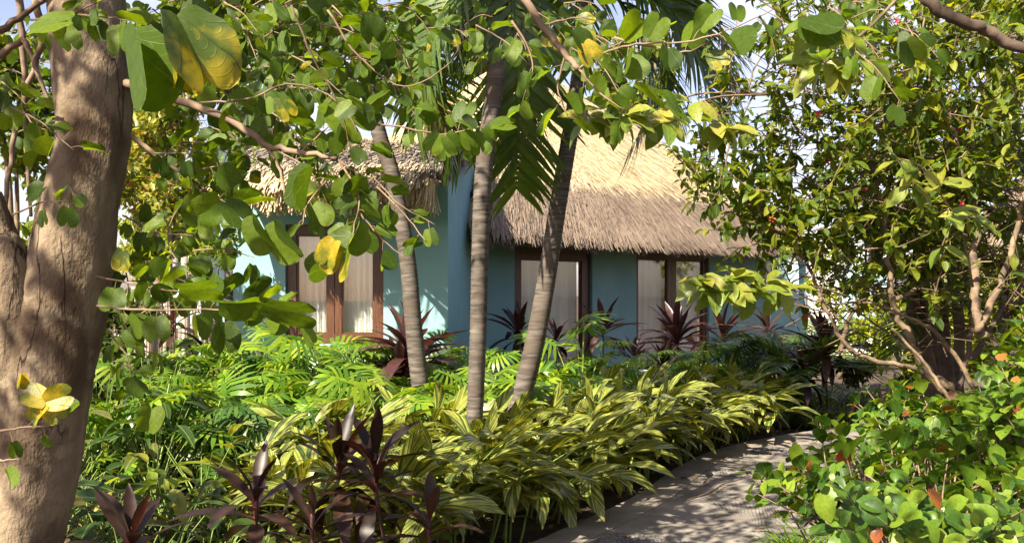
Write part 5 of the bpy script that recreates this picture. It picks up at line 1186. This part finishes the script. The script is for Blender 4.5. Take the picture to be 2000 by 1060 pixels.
far_tree('green shrub tree left of the trunk beyond the garden', 'background_tree', 'tree', (GX(40, 9), 9, 0), [PB(30, 250, 9, 110, 130, .9), PB(60, 480, 9, 90, 110, .8), PB(-40, 100, 9, 110, 100, .9), PB(0, 700, 8.5, 90, 90, .6)], 4200, .13, M_TREE, .08)
far_tree('sunny croton shrub beyond the pole fence', 'croton_shrub', 'shrub', (GX(300, 12.6), 12.6, 0), [PB(290, 510, 12.6, 80, 45, .6), PB(380, 500, 12.6, 45, 45, .5)], 1500, .12, M_HEDGE, .04)
far_tree('small leafy shrub before the wing wall beside the fence post', 'leafy_shrub', 'shrub', (GX(430, 10.9), 10.9, 0), [PB(435, 490, 10.9, 45, 30, .3), PB(405, 560, 10.9, 35, 40, .3), PB(460, 470, 10.9, 30, 25, .25)], 420, .075, M_TREE, .02)
far_tree('sunlit yellow green hedge beyond the branches at the right', 'hedge', 'hedge', (GX(1800, 13), 13, 0), [PB(1700, 650, 13, 65, 55, .6), PB(1790, 610, 13, 80, 85, .7), PB(1900, 590, 13, 90, 100, .7), PB(2010, 580, 13, 90, 110, .7), PB(1840, 690, 12.6, 140, 55, .6)], 11000, .11, M_HEDGE, .06)
far_tree('tall sunlit tree behind the branches in the upper right', 'background_tree', 'tree', (GX(1880, 18), 18, 0), [PB(1850, 380, 18, 110, 90, 1.0), PB(1960, 250, 18, 110, 140, 1.1), PB(1790, 210, 18.5, 70, 80, .9), PB(1980, 60, 18, 110, 110, 1.1), PB(1870, 60, 18.5, 70, 60, .8), PB(1700, 300, 18.5, 60, 70, .8)], 4600, .18, M_HEDGE, .13)
far_tree('thin green shrub before the white villa wall', 'leafy_shrub', 'shrub', (GX(1640, 18), 18, 0), [PB(1625, 590, 18, 45, 50, .5), PB(1600, 530, 18, 35, 40, .4), PB(1690, 560, 18, 40, 40, .4)], 520, .15, M_HEDGE, .04)
far_tree('dark shrub at the foot of the branches near the far path', 'leafy_shrub', 'shrub', (GX(1700, 10.6), 10.6, 0), [PB(1690, 725, 11.6, 60, 28, .4), PB(1760, 745, 11.4, 60, 25, .4)], 900, .10, M_DARKG, .03)
far_tree('green filler shrub behind the leafy plants by the fence', 'leafy_shrub', 'shrub', (GX(230, 8.6), 8.6, 0), [PB(240, 640, 8.6, 60, 60, .5), PB(200, 730, 8.0, 70, 60, .5)], 1400, .11, M_DARKG, .03)

# a dry twig lying on the path
q0_, q1_ = Vector((1.28, 6.75, .045)), Vector((1.86, 7.45, .06)); g = Geo(); g.tube(spline([q0_, q0_.lerp(q1_, .35) + Vector((.03, -.02, .012)), q0_.lerp(q1_, .7) + Vector((-.02, .02, .004)), q1_], 5), taper(16, .007, .003), 6); o = g.build('fallen_twig', M_TWIGD); tag(o, 'thin dark dry twig lying across the path', 'twig')

# shaded fillers among the split-leaf plants
for i, (x, y) in enumerate(scatter([(-1.0, 7.7), (-.3, 7.9), (.1, 8.9), (-.4, 9.2), (-1.0, 8.6)], .3, 900, 21)):
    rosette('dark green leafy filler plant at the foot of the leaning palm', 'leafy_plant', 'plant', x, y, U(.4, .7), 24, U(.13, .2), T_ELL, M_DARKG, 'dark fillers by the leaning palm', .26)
# unseen trees and hedge beside and behind the camera, added to block ambient skylight
far_tree('broad unseen tree added behind the viewer to the right to block sky light', 'sky_block_tree', 'tree', (5.0, -2.5, 0), [((4.6, -2.2, 3.0), (1.8, 1.6, 1.6)), ((6.2, -1.0, 2.4), (1.6, 1.5, 1.5)), ((5.4, -3.4, 4.4), (1.8, 1.6, 1.3)), ((3.4, -3.4, 1.6), (1.3, 1.1, 1.2))], 5200, .17, M_TREE, .14)
far_tree('unseen tree added beyond the path to the right to block sky light', 'sky_block_tree', 'tree', (7.2, 4.0, 0), [((7.0, 4.2, 3.0), (1.5, 1.8, 1.6)), ((7.4, 6.4, 2.4), (1.4, 1.6, 1.5)), ((7.0, 2.0, 2.2), (1.4, 1.4, 1.4)), ((7.4, 4.6, 5.0), (1.6, 1.8, 1.2))], 5200, .17, M_TREE, .14)
far_tree('low unseen hedge added behind the viewer to block sky light', 'hedge', 'hedge', (-1.0, -4.0, 0), [((-3.0, -4.0, 1.0), (1.6, .7, 1.0)), ((-.4, -4.2, 1.0), (1.6, .7, 1.0)), ((2.0, -4.0, 1.0), (1.6, .7, 1.0))], 2600, .16, M_TREE, .06)
